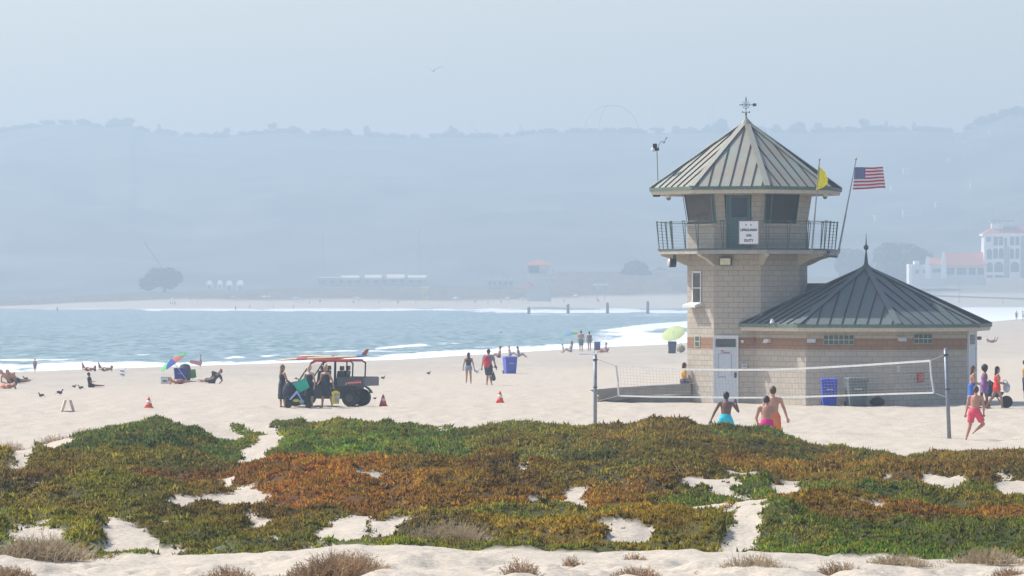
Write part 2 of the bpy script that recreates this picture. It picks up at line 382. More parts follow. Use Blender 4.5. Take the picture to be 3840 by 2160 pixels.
def band(cy,th,st,x0=-9e3,x1=9e3,feather=150,ns=3.0):
    global foam
    wob=(fbm(PP*.006,PYW*0+.3,int(th*7)%50,4)-.5)*th*1.6
    k=np.exp(-((PYW-cy-wob)/th)**2)*st*sst(x0-feather,x0+feather,PP)*(1-sst(x1-feather,x1+feather,PP))
    k=k*(.35+1.1*fbm(PP*.012,PYW*.07,77,4))
    foam=np.maximum(foam,k)
wid=interp(PP,[(0,46),(420,34),(700,15),(1000,14),(1500,24),(2200,24),(2600,28),(3800,30)])
edge=pys-PYW      # px above the waterline
lace=fbm(PP*.01,PYW*.05,91,5)
foam=np.maximum(foam,(1-sst(wid*.55,wid*1.5,edge))*(.30+.85*lace))
foam=np.maximum(foam,np.exp(-((edge-3)/3.5)**2)*.9)
foam=np.maximum(foam,np.exp(-((edge-wid*2.1)/7)**2)*sst(.42,.6,fbm(PP*.004,PYW*.03,93,4))*.8)
band(1156,4,1.0,-3000,1650); band(1161,6,.95,500,1950); band(1150,4,.6,300,2000); band(1166,8,1.0,1750,2700); band(1155,10,.55,1500,2700); band(1181,5,.45,1900,2700); band(1352,5,.75,-400,330); band(1366,4,.7,150,900); band(1318,4,.6,1050,1900); band(1300,4,.5,1500,2200)
crest=interp(PP,[(1900,1252),(2150,1243),(2576,1212),(3000,1190),(3600,1165),(4500,1155)])
fld=sst(crest-3,crest+5,PYW)*sst(1950,2500,PP)*np.clip(-.35+2.1*fbm(PP*.006,PYW*.05,95,5),.05,.95)
foam=np.maximum(foam,fld*interp(PP,[(1900,.7),(2300,1.05),(3000,1.15),(4000,1.2)]))
foam=np.maximum(foam,np.exp(-((PYW-crest-6)/9)**2)*sst(2150,2500,PP)*1.1)
foam=np.maximum(foam,sst(3300,3600,PP)*sst(1146,1153,PYW)*.9)
ZW=-1.7+.16*(fbm(XX*.05,YY*.03,101,4)-.5)+.10*(fbm(XX*.3,YY*.1,103,3)-.5)+.35*np.exp(-((PYW-crest)/5)**2)*sst(2150,2500,PP)
wo=npmesh('water',np.stack([XX,YY,ZW],-1).reshape(-1,3),grid(*YY.shape),wm,{'foam':('F',foam.ravel())},True); setp(wo,kind='structure')
# ================================================================ hills
RIDGE=[(-900,345),(0,331),(80,320),(120,312),(210,312),(250,322),(290,316),(330,312),(345,325),(400,333),(450,341),(540,344),(620,338),(700,332),(760,332),(800,338),(900,338),(1000,346),(1090,345),(1130,342),(1165,345),(1300,342),(1350,334),(1420,330),(1500,332),(1560,330),(1640,333),(1720,333),(1800,330),(1950,330),(2050,331),(2150,328),(2300,326),(2420,333),(2460,312),(2500,303),(2530,290),(2576,284),(3500,260)]
PXC=np.linspace(-1800,5640,700); YR=np.linspace(2150,3500,90)
YY,PP=np.meshgrid(YR,PXC,indexing='ij'); XX=(PP-CX)*YY/F
pr=interp(PP/V,RIDGE)*V; zr=H-(pr-YH)*2950/F
t=np.clip((YY-2150)/800,0,1); tt=t**1.15
ZH=2+(zr-2)*tt+(fbm(XX*.008,YY*.008,111,5)-.5)*34*np.sin(np.pi*t)+(fbm(XX*.06,YY*.03,113,3)-.5)*3.0*t
ZH=np.where(YY>2950,zr-(YY-2950)*.06,ZH)
him=mat('hill_scrub',(.06,.07,.05),.95,.8,.02); 
hn=npmesh('hills',np.stack([XX,YY,ZH],-1).reshape(-1,3),grid(*YY.shape),him,None,True); setp(hn,kind='structure')
# ================================================================ ice plant
def iceplant():
    n=1050000
    # uniform in image-ish density: sample depth with weight
    Y=46.3+(107-46.3)*rng.random(n)**.85; px=rng.uniform(-700,4540,n); X=(px-CX)*Y/F
    m,c=cover(px,Y,X); Yw=Y+3.2*(vn(X*.13,Y*0+.5,3)-.5)*2
    keep=(rng.random(n)<np.clip(m*1.25-.12,0,1)**1.0*interp(Y,[(46,.8),(70,.75),(107,.5)])*(.25+.75*sst(.30,.50,fbm(X*2.3,Y*1.25,53,3))))
    X=X[keep];Y=Y[keep];c=c[keep];m=m[keep]; n=len(X)
    cl=fbm(X*1.6,Y*.9,51,4); lp=sst(.32,.72,cl)
    hm_=fbm(X*2.3,Y*1.25,53,3)
    z=ground(X,Y)+m*(.0+.10*lp+.24*(hm_-.45))
    # leaf tufts: each a bundle of fleshy three sided fingers
    K=4
    sz=interp(Y,[(46,.046),(75,.060),(107,.082)])*rng.uniform(.6,1.4,n)
    big=(rng.random(n)<.05); sz=np.where(big,sz*1.6,sz)
    idx=np.repeat(np.arange(n),K); N=len(idx)
    a=rng.uniform(0,2*np.pi,N); tilt=rng.uniform(.1,1.15,N)
    d=np.stack([np.cos(a)*np.sin(tilt),np.sin(a)*np.sin(tilt),np.cos(tilt)],-1)
    base=np.stack([X[idx]+rng.normal(0,.3,N)*sz[idx],Y[idx]+rng.normal(0,.3,N)*sz[idx],z[idx]-.015],-1)
    ln=sz[idx]*rng.uniform(.6,1.1,N); w=ln*.27
    t1=np.cross(d,np.array([0,0,1.0])); t1/=np.linalg.norm(t1,axis=1)[:,None]+1e-9; t2=np.cross(d,t1)
    vs=np.empty((N,4,3))
    for k in range(3):
        an=2*np.pi*k/3; vs[:,k]=base+(t1*np.cos(an)+t2*np.sin(an))*w[:,None]
    vs[:,3]=base+d*ln[:,None]
    f=(np.arange(N)*4)[:,None,None]+np.array([[0,1,3],[1,2,3],[2,0,3]])[None]
    hue=rng.random(n); cc=c.copy()
    # neighbouring tufts differ in age: red, yellow, green, grey-dead
    patch=fbm(X*2.2,Y*1.1,131,3)
    red=(hue<.03+.16*sst(.5,.7,patch)*(c[:,0]>.1)); yel=(hue>.86); dead=(hue>.80)&(hue<.84)
    cc[red]=cc[red]*.5+np.array([.16,.05,.015])*.5
    cc[yel]=cc[yel]*.5+np.array([.26,.22,.03])*.5
    cc[dead]=np.array([.20,.15,.10])
    mixn=fbm(X*1.3,Y*.7,133,4); c2=np.where((mixn>.56)[:,None],np.array([.24,.12,.02]),np.array([.10,.13,.02])); wmx=(sst(.53,.64,mixn)+sst(.46,.36,mixn)*.0+(1-sst(.36,.47,mixn))  )[:,None]*.28; cc=cc*(1-wmx)+c2*wmx
    cc*=rng.uniform(.45,1.55,n)[:,None]; cc*=np.array([1.0,.93,.30])
    dk=(fbm(X*.7,Y*.35,137,3)); cc*= (.30+1.15*dk)[:,None]
    cv=np.ones((N*4,4)); cv[:,:3]=np.repeat(cc[idx]*rng.uniform(.85,1.15,N)[:,None],4,axis=0)
    im=bpy.data.materials.new('ice_plant_leaf'); im.use_nodes=True; b=im.node_tree.nodes['Principled BSDF']
    ca=nd(im,'ShaderNodeAttribute',attribute_name='tint'); 
    g=nd(im,'ShaderNodeGamma'); 
    im.node_tree.links.new(ca.outputs['Color'],b.inputs['Base Color'])
    im.node_tree.nodes.remove(g)
    b.inputs['Roughness'].default_value=.75; b.inputs['Specular IOR Level'].default_value=.12
    o=npmesh('ice_plant',vs.reshape(-1,3),f.reshape(-1,3),im,{'tint':('C',cv)})
    setp(o,label='low mat of green and orange ice plant covering the dunes',cat='ice plant',kind='stuff')
    print('iceplant tufts',n)
iceplant()
# ================================================================ dry shrubs
TW=mat('dry_twig',(.34,.22,.12),.9,.4,3); TW2=mat('dry_twig_grey',(.40,.31,.19),.9,.35,3)
def dry_shrub(vx,vy,wpx,hpx,label,n=260,m=TW,Yv=None):
    px=vx*V; py=vy*V
    Y=np.arange(34,112,.1); X=(px-CX)*Y/F; g_=ground(X,Y,False); ray=H-(py-YH)*Y/F
    k=np.argmax(g_>=ray) if Yv is None else int((Yv-34)/.1)
    Y0=Y[k]; X0=X[k]; s=S(Y0); W=wpx*V/s; Hh=hpx*V/s*1.22; n=int(n*.85)
    o=thing('dry_shrub',label,'shrub',(X0,Y0,float(g_[k])),0,'dry leafless shrubs on the dune')
    vs=[];fs=[]
    def seg(p,q,r0,r1):
        b=len(vs); d=(q-p).normalized(); u=d.cross(Vector((.3,.9,.2))).normalized(); w_=d.cross(u)
        for pt,r in ((p,r0),(q,r1)):
            for j in range(3):
                a=2.094*j; vs.append(pt+u*math.cos(a)*r+w_*math.sin(a)*r)
        for j in range(3): fs.append((b+j,b+(j+1)%3,b+3+(j+1)%3,b+3+j))
    for i in range(n):
        bx=random.gauss(0,.28)*W; by=random.gauss(0,.18)*W
        p=Vector((bx,by,gz(X0+bx,Y0+by)-o.location.z)); a=random.uniform(0,6.28); t=random.uniform(0,1.2)
        env=max(.25,1-(bx/(W*.62))**2)
        d=Vector((math.cos(a)*math.sin(t)+bx/W*.8,math.sin(a)*math.sin(t),math.cos(t))).normalized()
        l=Hh*env*random.uniform(.5,1.1); 
        for k2 in range(3):
            q=p+d*l*.36; seg(p,q,.0022+.0013*(2-k2),.0022+.0013*(1-k2) if k2<2 else .0015)
            for _ in range(2):
                d2=(d+Vector((random.gauss(0,.8),random.gauss(0,.8),random.gauss(.1,.5)))).normalized()
                q2=p+(q-p)*random.random(); e=q2+d2*l*random.uniform(.12,.3); seg(q2,e,.0022,.0013)
            d=(d+Vector((random.gauss(0,.35),random.gauss(0,.35),random.gauss(0,.25)))).normalized(); p=q
    npmesh('twigs',[tuple(v) for v in vs],fs,m,parent=o)
SHR=[(20,1128,90,26,'grey brown dry shrub at the far left end of the dune crest',320,TW,104.3),(125,1112,100,20,'long low dry shrub on the left dune crest above the bare sand slope',320,TW,104.3),(205,1096,70,17,'small dry shrub just left of where the green mound starts on the crest',200,TW,104.3),
(110,1408,230,50,'wide pinkish brown thicket at the lower left behind the sand lip',1100,TW2,None),(30,1455,120,26,'dry shrub in the bottom left corner of the sand',300,TW,None),(570,1455,130,26,'sparse dry shrub on bare sand left of the big dark one',220,TW,None),
(855,1452,250,52,'largest dark brown dry shrub at the bottom edge left of centre',1100,TW,None),(1130,1378,250,50,'wide grey thicket on the sand lip between two green mounds',1100,TW2,None),(1310,1456,90,40,'upright dry shrub on bare sand near the bottom centre',220,TW,None),
(1440,1425,50,22,'tiny dry shrub on bare sand, highest of the bottom row in the middle',80,TW,None),(1595,1412,60,18,'little dry shrub at the foot of the orange mound',90,TW,None),(1600,1458,130,28,'low dry shrub cut by the bottom edge right of centre',260,TW,None),
(1900,1452,190,44,'broad reddish dry shrub at the bottom, right of the sandy gully',800,TW2,None),(2115,1456,110,36,'dry shrub at the bottom below the bright green patch',300,TW,None),(2260,1425,170,28,'flat dry shrub stretched along the sand under the green patch',420,TW2,None),(2490,1418,190,34,'dry shrub in front of the green patch near the right edge',520,TW2,None),(2540,1452,90,22,'dry shrub in the bottom right corner',200,TW,None)]
for s_ in SHR: dry_shrub(*s_[:4],s_[4],s_[5],s_[6],s_[7])
# ================================================================ lifeguard building
YT=175.0; XT=(2803-CX)*YT/F; YB=173.35; XB=(3248-CX)*YB/F
BET=9.2; RS=230/S(YT)
def octv(Rr,i): a=R(BET+45*i); return Vector((Rr*math.sin(a),-Rr*math.cos(a),0))
def blockmat(name,c1,c2,mort,rough_bump):
    m=bpy.data.materials.new(name); m.use_nodes=True; L=m.node_tree.links; b=m.node_tree.nodes['Principled BSDF']
    b.inputs['Roughness'].default_value=.9; b.inputs['Specular IOR Level'].default_value=.2
    uv=nd(m,'ShaderNodeUVMap'); br=nd(m,'ShaderNodeTexBrick'); L.new(uv.outputs[0],br.inputs['Vector'])
    br.inputs['Color1'].default_value=c1+(1,); br.inputs['Color2'].default_value=c2+(1,); br.inputs['Mortar'].default_value=mort+(1,)
    br.inputs['Scale'].default_value=1; br.inputs['Mortar Size'].default_value=.011; br.inputs['Mortar Smooth'].default_value=.2
    br.inputs['Brick Width'].default_value=.42; br.inputs['Row Height'].default_value=.215
    tc=nd(m,'ShaderNodeTexCoord'); n=nd(m,'ShaderNodeTexNoise',Scale=1.4,Detail=8.0,Roughness=.7); L.new(tc.outputs['Object'],n.inputs['Vector'])
    c=mixc(m,ramp(m,n.outputs['Fac'],[(.35,.0),(.7,.45)]),br.outputs['Color'],tuple(k*.72 for k in c1)+(1,))
    n2=nd(m,'ShaderNodeTexNoise',Scale=30.0,Detail=4.0); L.new(tc.outputs['Object'],n2.inputs['Vector'])
    c=mixc(m,ramp(m,n2.outputs['Fac'],[(.4,0.),(.62,.25)]),c,tuple(min(1,k*1.25) for k in c1)+(1,))
    L.new(c,b.inputs['Base Color'])
    bp=nd(m,'ShaderNodeBump',Strength=.8,Distance=.012); bp.invert=True; L.new(br.outputs['Fac'],bp.inputs['Height'])
    b2=nd(m,'ShaderNodeBump',Strength=rough_bump,Distance=.03); n3=nd(m,'ShaderNodeTexNoise',Scale=16.0,Detail=3.0); L.new(tc.outputs['Object'],n3.inputs['Vector'])
    L.new(n3.outputs['Fac'],b2.inputs['Height']); L.new(bp.outputs[0],b2.inputs['Normal']); L.new(b2.outputs[0],b.inputs['Normal'])
    return m
BLK=blockmat('block_wall',(.475,.425,.355),(.42,.37,.305),(.26,.225,.18),.35)
BAND=blockmat('brown_block',(.33,.20,.125),(.29,.17,.11),(.18,.13,.095),.2)
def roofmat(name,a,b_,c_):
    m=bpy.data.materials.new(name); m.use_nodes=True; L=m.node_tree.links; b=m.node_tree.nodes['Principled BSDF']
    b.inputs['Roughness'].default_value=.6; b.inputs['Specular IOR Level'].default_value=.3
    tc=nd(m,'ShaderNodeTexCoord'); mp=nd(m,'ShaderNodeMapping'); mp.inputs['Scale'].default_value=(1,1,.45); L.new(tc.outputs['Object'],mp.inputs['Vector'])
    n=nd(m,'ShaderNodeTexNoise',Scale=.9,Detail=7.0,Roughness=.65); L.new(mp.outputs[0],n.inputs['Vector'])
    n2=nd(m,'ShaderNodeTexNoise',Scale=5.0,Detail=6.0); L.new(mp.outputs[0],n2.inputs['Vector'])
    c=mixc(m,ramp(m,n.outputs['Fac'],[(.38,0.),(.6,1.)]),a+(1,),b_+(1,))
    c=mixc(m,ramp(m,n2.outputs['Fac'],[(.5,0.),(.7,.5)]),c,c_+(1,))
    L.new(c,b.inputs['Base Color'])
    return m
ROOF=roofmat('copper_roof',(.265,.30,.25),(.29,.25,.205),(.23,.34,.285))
ROOF_SHADED=roofmat('copper_roof_shaded',(.10,.135,.13),(.12,.13,.13),(.10,.165,.155))  # same copper as the tower roof, the tower's shade put into its colour
SEAM=mat('dark_seam',(.025,.028,.03),.7,.2); GUT=mat('green_gutter',(.10,.15,.12),.6,.25); FASC=mat('cream_fascia',(.52,.47,.38),.7,.1)
SOFF=mat('soffit',(.36,.32,.26),.8,.1); CONC=mat('concrete',(.38,.355,.31),.9,.15,3,.3,20); TEAL=mat('teal_paint',(.085,.16,.16),.5,.1); STEEL=mat('dark_green_steel',(.07,.11,.10),.5,.2)
GLS=mat('dark_glass',(.055,.055,.052),.12,.3,1.5,spec=.6); GLS2=mat('blue_glass',(.03,.05,.09),.12,.2,2,spec=.6); WHT=mat('white_paint',(.66,.67,.66),.5,.06); WHT2=mat('door_white',(.55,.60,.66),.5,.05)
BLACK=mat('black_plastic',(.02,.02,.022),.5,.2); GREYM=mat('grey_metal',(.30,.31,.32),.4,.1,metal=.5); GBLK=mat('glass_block',(.06,.09,.09),.15,.3,6,spec=.7); GBF=mat('glass_block_frame',(.42,.46,.34),.6,.1); RED=mat('red_paint',(.45,.03,.03),.5,.1); DARKM=mat('dark_metal',(.06,.065,.07),.5,.2,metal=.3)
T=thing('lifeguard_tower','octagonal block lifeguard tower with a glass cabin, balcony and low octagonal wing','lifeguard building',(XT,YT,0))
OB=Vector((XB-XT,YB-YT,0))
def uvq(A,B,z0,z1,u0): 
    l=(B-A).length; return [(u0,z0),(u0+l,z0),(u0+l,z1),(u0,z1)]
def wallring(mb,Rr,c,z0,z1,idx=range(8),m=0):
    for i in idx:
        A=octv(Rr,i)+c; B=octv(Rr,i+1)+c; l=(B-A).length
        mb.quad(A+Vector((0,0,z0)),B+Vector((0,0,z0)),B+Vector((0,0,z1)),A+Vector((0,0,z1)),m,uvq(A,B,z0,z1,i*l))
ZS=H+(YH-936)/S(YT)   # slab top
RBW=428/S(YB)
zb0,zb1=2.20,2.66
mb=MB(); wallring(mb,RS,Vector(),-.3,zb0); wallring(mb,RS,Vector(),zb1,ZS-.1); mb.build('tower_wall',BLK,T)
mb=MB(); wallring(mb,RS+.004,Vector(),zb0,zb1,m=0); mb.build('brown_band',BAND,T)
ZE=H-(1218-YH)/S(YB-4.9)
mb=MB(); wallring(mb,RBW,OB,-.3,zb0); wallring(mb,RBW,OB,zb1,ZE+.1); mb.build('wing_wall',BLK,T)
mb=MB(); wallring(mb,RBW+.004,OB,zb0,zb1); mb.build('brown_band',BAND,T)
# facet helper -----------------------------------------------------------
class Facet:
    def __init__(s,Rr,c,i,R2=None,z0=0,z1=1):
        s.A=octv(Rr,i)+c; s.B=octv(Rr,i+1)+c; s.d=(s.B-s.A); s.l=s.d.length; s.d.normalize(); s.n=Vector((s.d.y,-s.d.x,0))
        s.rot=Matrix((s.d,-s.n,Vector((0,0,1)))).transposed()
        s.k=0 if R2 is None else (R2-Rr)*math.cos(R(22.5))/(z1-z0); s.z0=z0
    def t(s,px):
        # (XT+A.x+t d.x) = (px-CX)/F*(YT+A.y+t d.y)
        q=(px-CX)/F
        return (q*(YT+s.A.y)-(XT+s.A.x))/(s.d.x-q*s.d.y)
    def z(s,py,t): Y=YT+s.A.y+s.d.y*t; return H-(py-YH)*Y/F
    def pt(s,t,z,o=0): return s.A+s.d*t+s.n*(o+s.k*(z-s.z0))+Vector((0,0,z))
    def box(s,mb,x0,x1,y0,y1,th,o=0,m=0):
        """box given by photo px range, projecting th out of the wall"""
        t0=s.t(x0);t1=s.t(x1);tm=(t0+t1)/2; z1=s.z(y0,tm); z0=s.z(y1,tm)
        mb.box(s.pt(tm,(z0+z1)/2,o+th/2),(abs(t1-t0),th,abs(z1-z0)),s.rot,m); return tm,(z0+z1)/2
FT1=Facet(RS,Vector(),-2); FT2=Facet(RS,Vector(),-1); FT3=Facet(RS,Vector(),0)
FB1=Facet(RBW,OB,-2);FB2=Facet(RBW,OB,-1);FB3=Facet(RBW,OB,0);FB4=Facet(RBW,OB,1)
# ---- roofs --------------------------------------------------------------
def pyroof(c,Rr,ze,za,nseam,mat_,name,thick=.12):
    mb=MB(); ap=c+Vector((0,0,za))
    for i in range(8):
        A=octv(Rr,i)+c+Vector((0,0,ze)); B=octv(Rr,i+1)+c+Vector((0,0,ze)); mb.add([A,B,ap],[(0,1,2)])
    ro=mb.build(name,mat_,T)
    cp=MB(); sm=MB()
    for i in range(8):
        A=octv(Rr,i)+c+Vector((0,0,ze)); B=octv(Rr,i+1)+c+Vector((0,0,ze))
        n=(B-A).cross(ap-A).normalized(); mid=(A+B)/2; up=(ap-mid).normalized(); d=(B-A).normalized(); half=(B-A).length/2; hl=(ap-mid).length
        for k in range(nseam):
            x=-half+(k+.5)*2*half/nseam; top=hl*(1-abs(x)/half)-.16
            if top<.25: continue
            p0=mid+d*x+n*.02+up*.01; p1=p0+up*top
            rot=Matrix((d,up,n)).transposed(); sm.box((p0+p1)/2,(.032,(p1-p0).length,.045),rot)
        # hip cap
        n2=((octv(Rr,i)).normalized()+Vector((0,0,Rr/(za-ze)))).normalized()
        hd=(ap-A); L_=hd.length; hd.normalize(); sd=hd.cross(n2).normalized()
        rot=Matrix((sd,hd,n2)).transposed(); cp.box(A+hd*L_*.5+n2*.035,(.25,L_,.035),rot)
    sm.build('standing_seams',SEAM,ro); cp.build('hip_caps',mat_,ro)
    ap_=MB(); ap_.lathe([(.32,za-.17),(.2,za-.02),(.07,za+.12),(.04,za+.2)],c,12); ap_.build('apex_cap',mat_,ro)
    gb=MB(); g2=MB(); cs=math.cos(R(22.5))
    for i in range(8):
        A=octv(1,i);B=octv(1,i+1)
        q=lambda r,z,P_: P_*r+c+Vector((0,0,z))
        gb.add([q(Rr+.04,ze-thick,A),q(Rr+.04,ze-thick,B),q(Rr+.04,ze+.015,B),q(Rr+.04,ze+.015,A),q(Rr-.1,ze+.015,B),q(Rr-.1,ze+.015,A)],[(0,1,2,3),(3,2,4,5)])
        g2.add([q(Rr-.06,ze-thick-.15,A),q(Rr-.06,ze-thick-.15,B),q(Rr-.01,ze-thick,B),q(Rr-.01,ze-thick,A)],[(0,1,2,3)])
    gb.build('gutter',GUT,ro); g2.build('fascia',FASC,ro)
    sb=MB(); 
    for i in range(8):
        A=octv(Rr-.06,i)+c+Vector((0,0,ze-thick-.15)); B=octv(Rr-.06,i+1)+c+Vector((0,0,ze-thick-.15)); sb.add([A,B,c+Vector((0,0,ze-thick-.15))],[(0,2,1)])
    sb.build('soffit',SOFF,ro)
    return ro
RE=366/S(YT)
ZE1=H+(YH-699)/S(YT-RE*.95); ZA1=H+(YH-455)/S(YT)
r1=pyroof(Vector((-.06,0,0)),RE,ZE1,ZA1,7,ROOF,'tower_roof')
RE2=484/S(YB); ZA2=H+(YH-1000)/S(YB)
r2=pyroof(OB+Vector((0,0,0)),RE2,ZE,ZA2,8,ROOF_SHADED,'wing_roof')
# ridge link between tower and wing roof
mb=MB(); zr=H+(YH-1062)/S(YT+.6)
mb.add([(0,.5,zr),(OB.x-.6,.5,zr),(OB.x-1.2,-2.2,ZE+.25),(.0,-2.2,ZE+.25),(OB.x-1.2,3.4,ZE+.25),(0,3.4,ZE+.25)],[(0,3,2,1),(0,1,4,5)])
mb.build('link_roof',ROOF_SHADED,T)
# wing finial
fi=MB(); zt=H+(YH-875)/S(YB); 
fi.lathe([(.10,ZA2),(.075,ZA2+.2),(.045,ZA2+.5),(.025,ZA2+.65),(.1,ZA2+.74),(.1,ZA2+.82),(.03,ZA2+.90),(.018,ZA2+1.1),(.008,zt)],OB,10); fi.build('finial',STEEL,T,True)
# ---- balcony --------------------------------------------------------------
RP=340/S(YT)
mb=MB(); poly=[tuple(octv(RP,i)[:2]) for i in range(8)]; mb.prism(poly,ZS-.20,ZS-.045); sl_=mb.build('balcony_slab',CONC,T)
mb=MB(); poly=[tuple(octv(RP+.03,i)[:2]) for i in range(8)]; mb.prism(poly,ZS-.042,ZS+.02); mb.build('slab_edge',STEEL,sl_)
for i in range(8):
    v=octv(1,i); mb=MB(); w=v.cross(Vector((0,0,1)))*.09
    prof=[(RS-.05,ZS-.203),(RP-.08,ZS-.203),(RP-.12,ZS-.27),(RS+.55,ZS-.42),(RS+.15,ZS-.62),(RS-.05,ZS-.68)]
    mb.loft([[v*r+Vector((0,0,z))+w*s_ for r,z in prof] for s_ in (-1,1)]); mb.build('bracket',FASC,T)
cb=MB(); pos=[]
for i in range(8):
    A=octv(RP-.03,i);B=octv(RP-.03,i+1)
    for tt in (0,.36,.68): pos.append((A.lerp(B,tt)))
for p in pos:
    n=p.normalized(); mb=MB(); sd=n.cross(Vector((0,0,1)))
    top=p+n*.10+Vector((0,0,ZS+1.14)); bot=p+Vector((0,0,ZS+.02))
    rot=Matrix((sd,n,Vector((0,0,1)))).transposed()
    for o in (-.07,.07):
        mb.tube(bot+sd*o*.2,top+sd*o,.018,.018,5)
    mb.tube(top-sd*.085,top+sd*.085,.02,.02,5); mb.build('railing_post',STEEL,T)
for k in range(9):
    z=.12+k*.125; pts=[p+p.normalized()*(.10*z/1.14)+Vector((0,0,ZS+z)) for p in pos]
    for a,b_ in zip(pts,pts[1:]+pts[:1]): cb.tube(a,b_,.0042 if k<8 else .014,None,4,cap=False)
cb.build('railing_cables',STEEL,T)
# ---- cabin ------------------------------------------------------------------
ZC=ZS+1.02; ZT=ZE1-.24; RC=RS+.20
mb=MB(); wallring(mb,RS+.002,Vector(),ZS-.1,ZC)
FL=[Facet(RS,Vector(),i,RC,ZC,ZT) for i in range(-4,4)]
def flq(mb,f,t0,t1,z0,z1,o=0,m=0):
    s0=max(0,min(f.l,t0)); s1=max(0,min(f.l,t1))
    def p(t,z):
        kk=1+(RC/RS-1)*(z-ZC)/(ZT-ZC); q=f.A+f.d*t; return Vector((q.x*kk,q.y*kk,z))+f.n*o
    mb.quad(p(s0,z0),p(s1,z0),p(s1,z1),p(s0,z1),m,[(s0,z0),(s1,z0),(s1,z1),(s0,z1)])
    return p
f1,f2,f3,f4=FL[2],FL[3],FL[4],FL[5]
L8=f1.l
# facet index: 0..7 ; windows everywhere except around the door and on the rear
for j,f in enumerate(FL):
    gl=MB(); fr=MB()
    if j==3:   # facet with door
        tw=f.t(2688); td0=f.t(2722); td1=f.t(2817)
        flq(mb,f,tw,td0,ZC,ZT); flq(mb,f,td1,f.l,ZC,ZT); flq(gl,f,0,tw,ZC,ZT,-.05)
        flq(mb,f,td0,td1,ZS+2.2,ZT)
        p=flq(fr,f,tw-.07,tw,ZC,ZT,.012)
    elif j==4:
        a=f.t(2864); c_=f.t(2985); flq(mb,f,0,a,ZC,ZT); flq(mb,f,c_,f.l,ZC,ZT); flq(gl,f,a,c_,ZC,ZT,-.05)
        flq(fr,f,a,a+.06,ZC,ZT,.012); flq(fr,f,c_-.03,c_,ZC,ZT,.012); flq(fr,f,a,c_,ZT-.05,ZT,.012)
        flq(fr,f,a+.30,a+.36,ZC,ZT,.006)
    elif j==2:
        flq(gl,f,.02,f.l,ZC,ZT,-.05); flq(fr,f,f.l-.06,f.l,ZC,ZT,.012); flq(fr,f,0,.05,ZC,ZT,.012)
    elif j in (1,6): flq(gl,f,.1,f.l-.1,ZC,ZT,-.05); flq(mb,f,0,.1,ZC,ZT); flq(mb,f,f.l-.1,f.l,ZC,ZT)
    else: flq(mb,f,0,f.l,ZC,ZT)
    if gl.v:
        g_=gl.build('cabin_window',GLS,T)
        if fr.v: fr.build('window_frame',TEAL,g_)
cw_=mb.build('cabin_wall',BLK,T)
for f,a,c_ in ((f2,0,f2.t(2690)),(f1,0,f1.l),(f3,f3.t(2860),f3.t(2990))):
    mb=MB(); mid=f.A+f.d*((a+c_)/2)+f.n*.03+Vector((0,0,ZC-.02)); mb.box(mid,(abs(c_-a)+.04,.1,.07),f.rot); mb.build('window_sill',FASC,T)
# balcony door (stands in front of the flared wall)
mb=MB(); f=FT2; td0,td1=f.t(2724),f.t(2816); tm=(td0+td1)/2; wd=td1-td0
mb.box(f.pt(tm,ZS+1.1,.03),(wd,.05,2.16),f.rot)
for t_ in (td0+.03,td1-.03): mb.box(f.pt(t_,ZS+1.12,.075),(.06,.05,2.24),f.rot)
mb.box(f.pt(tm,ZS+2.215,.075),(wd-.13,.05,.07),f.rot)
bd=mb.build('balcony_door',TEAL,T)
mb=MB(); t0,t1=f.t(2744),f.t(2802); mb.box(f.pt((t0+t1)/2,ZS+1.68,.06),(t1-t0,.02,.78),f.rot); mb.build('door_window',GLS2,bd)
mb=MB(); mb.tube(f.pt(td0+.13,ZS+1.0,.09),f.pt(td0+.13,ZS+1.14,.09),.015); mb.build('door_handle',GREYM,bd)
# slender window in lit facet + hood
mb=MB(); FT1.box(mb,2598,2632,1021,1136,.02,.004); w1=mb.build('window',GLS,T)
mb=MB()
for a_ in ((2598,2602,1021,1136),(2629,2632,1021,1136),(2598,2632,1016,1024),(2602,2629,1078,1082)): FT1.box(mb,*a_,.05,.002)
mb.build('window_frame',WHT,w1)
mb=MB(); t0,t1=FT1.t(2590),FT1.t(2630); tm=(t0+t1)/2; zc=FT1.z(1142,tm)
mb.loft([[FT1.pt(t,zc+.10,.0),FT1.pt(t,zc-.02,.38),FT1.pt(t,zc-.12,.38),FT1.pt(t,zc-.04,.0)] for t in (t0-.05,t1+.1)]); mb.build('window_hood',WHT,T)
mb=MB(); FT1.box(mb,2606,2626,1258,1302,.02,.006); gb0=mb.build('glass_block_window',GBF,T)
mb=MB()
for k in range(2): FT1.box(mb,2609,2623,1262+k*20,1278+k*20,.012,.022)
mb.build('glass_block',GBLK,gb0)
def gwin(f,x0,x1,y0,y1,nc,nr):
    mb=MB(); f.box(mb,x0,x1,y0,y1,.03,.005); o=mb.build('glass_block_window',GBF,T); mb=MB()
    dx=(x1-x0)/nc; dy=(y1-y0)/nr
    for i in range(nc):
        for j in range(nr): f.box(mb,x0+i*dx+1.6,x0+(i+1)*dx-1.6,y0+j*dy+1.6,y0+(j+1)*dy-1.6,.012,.034)
    mb.build('glass_blocks',GBLK,o)
gwin(FB2,3089,3203,1256,1293,6,2); gwin(FB3,3426,3494,1252,1288,4,2)
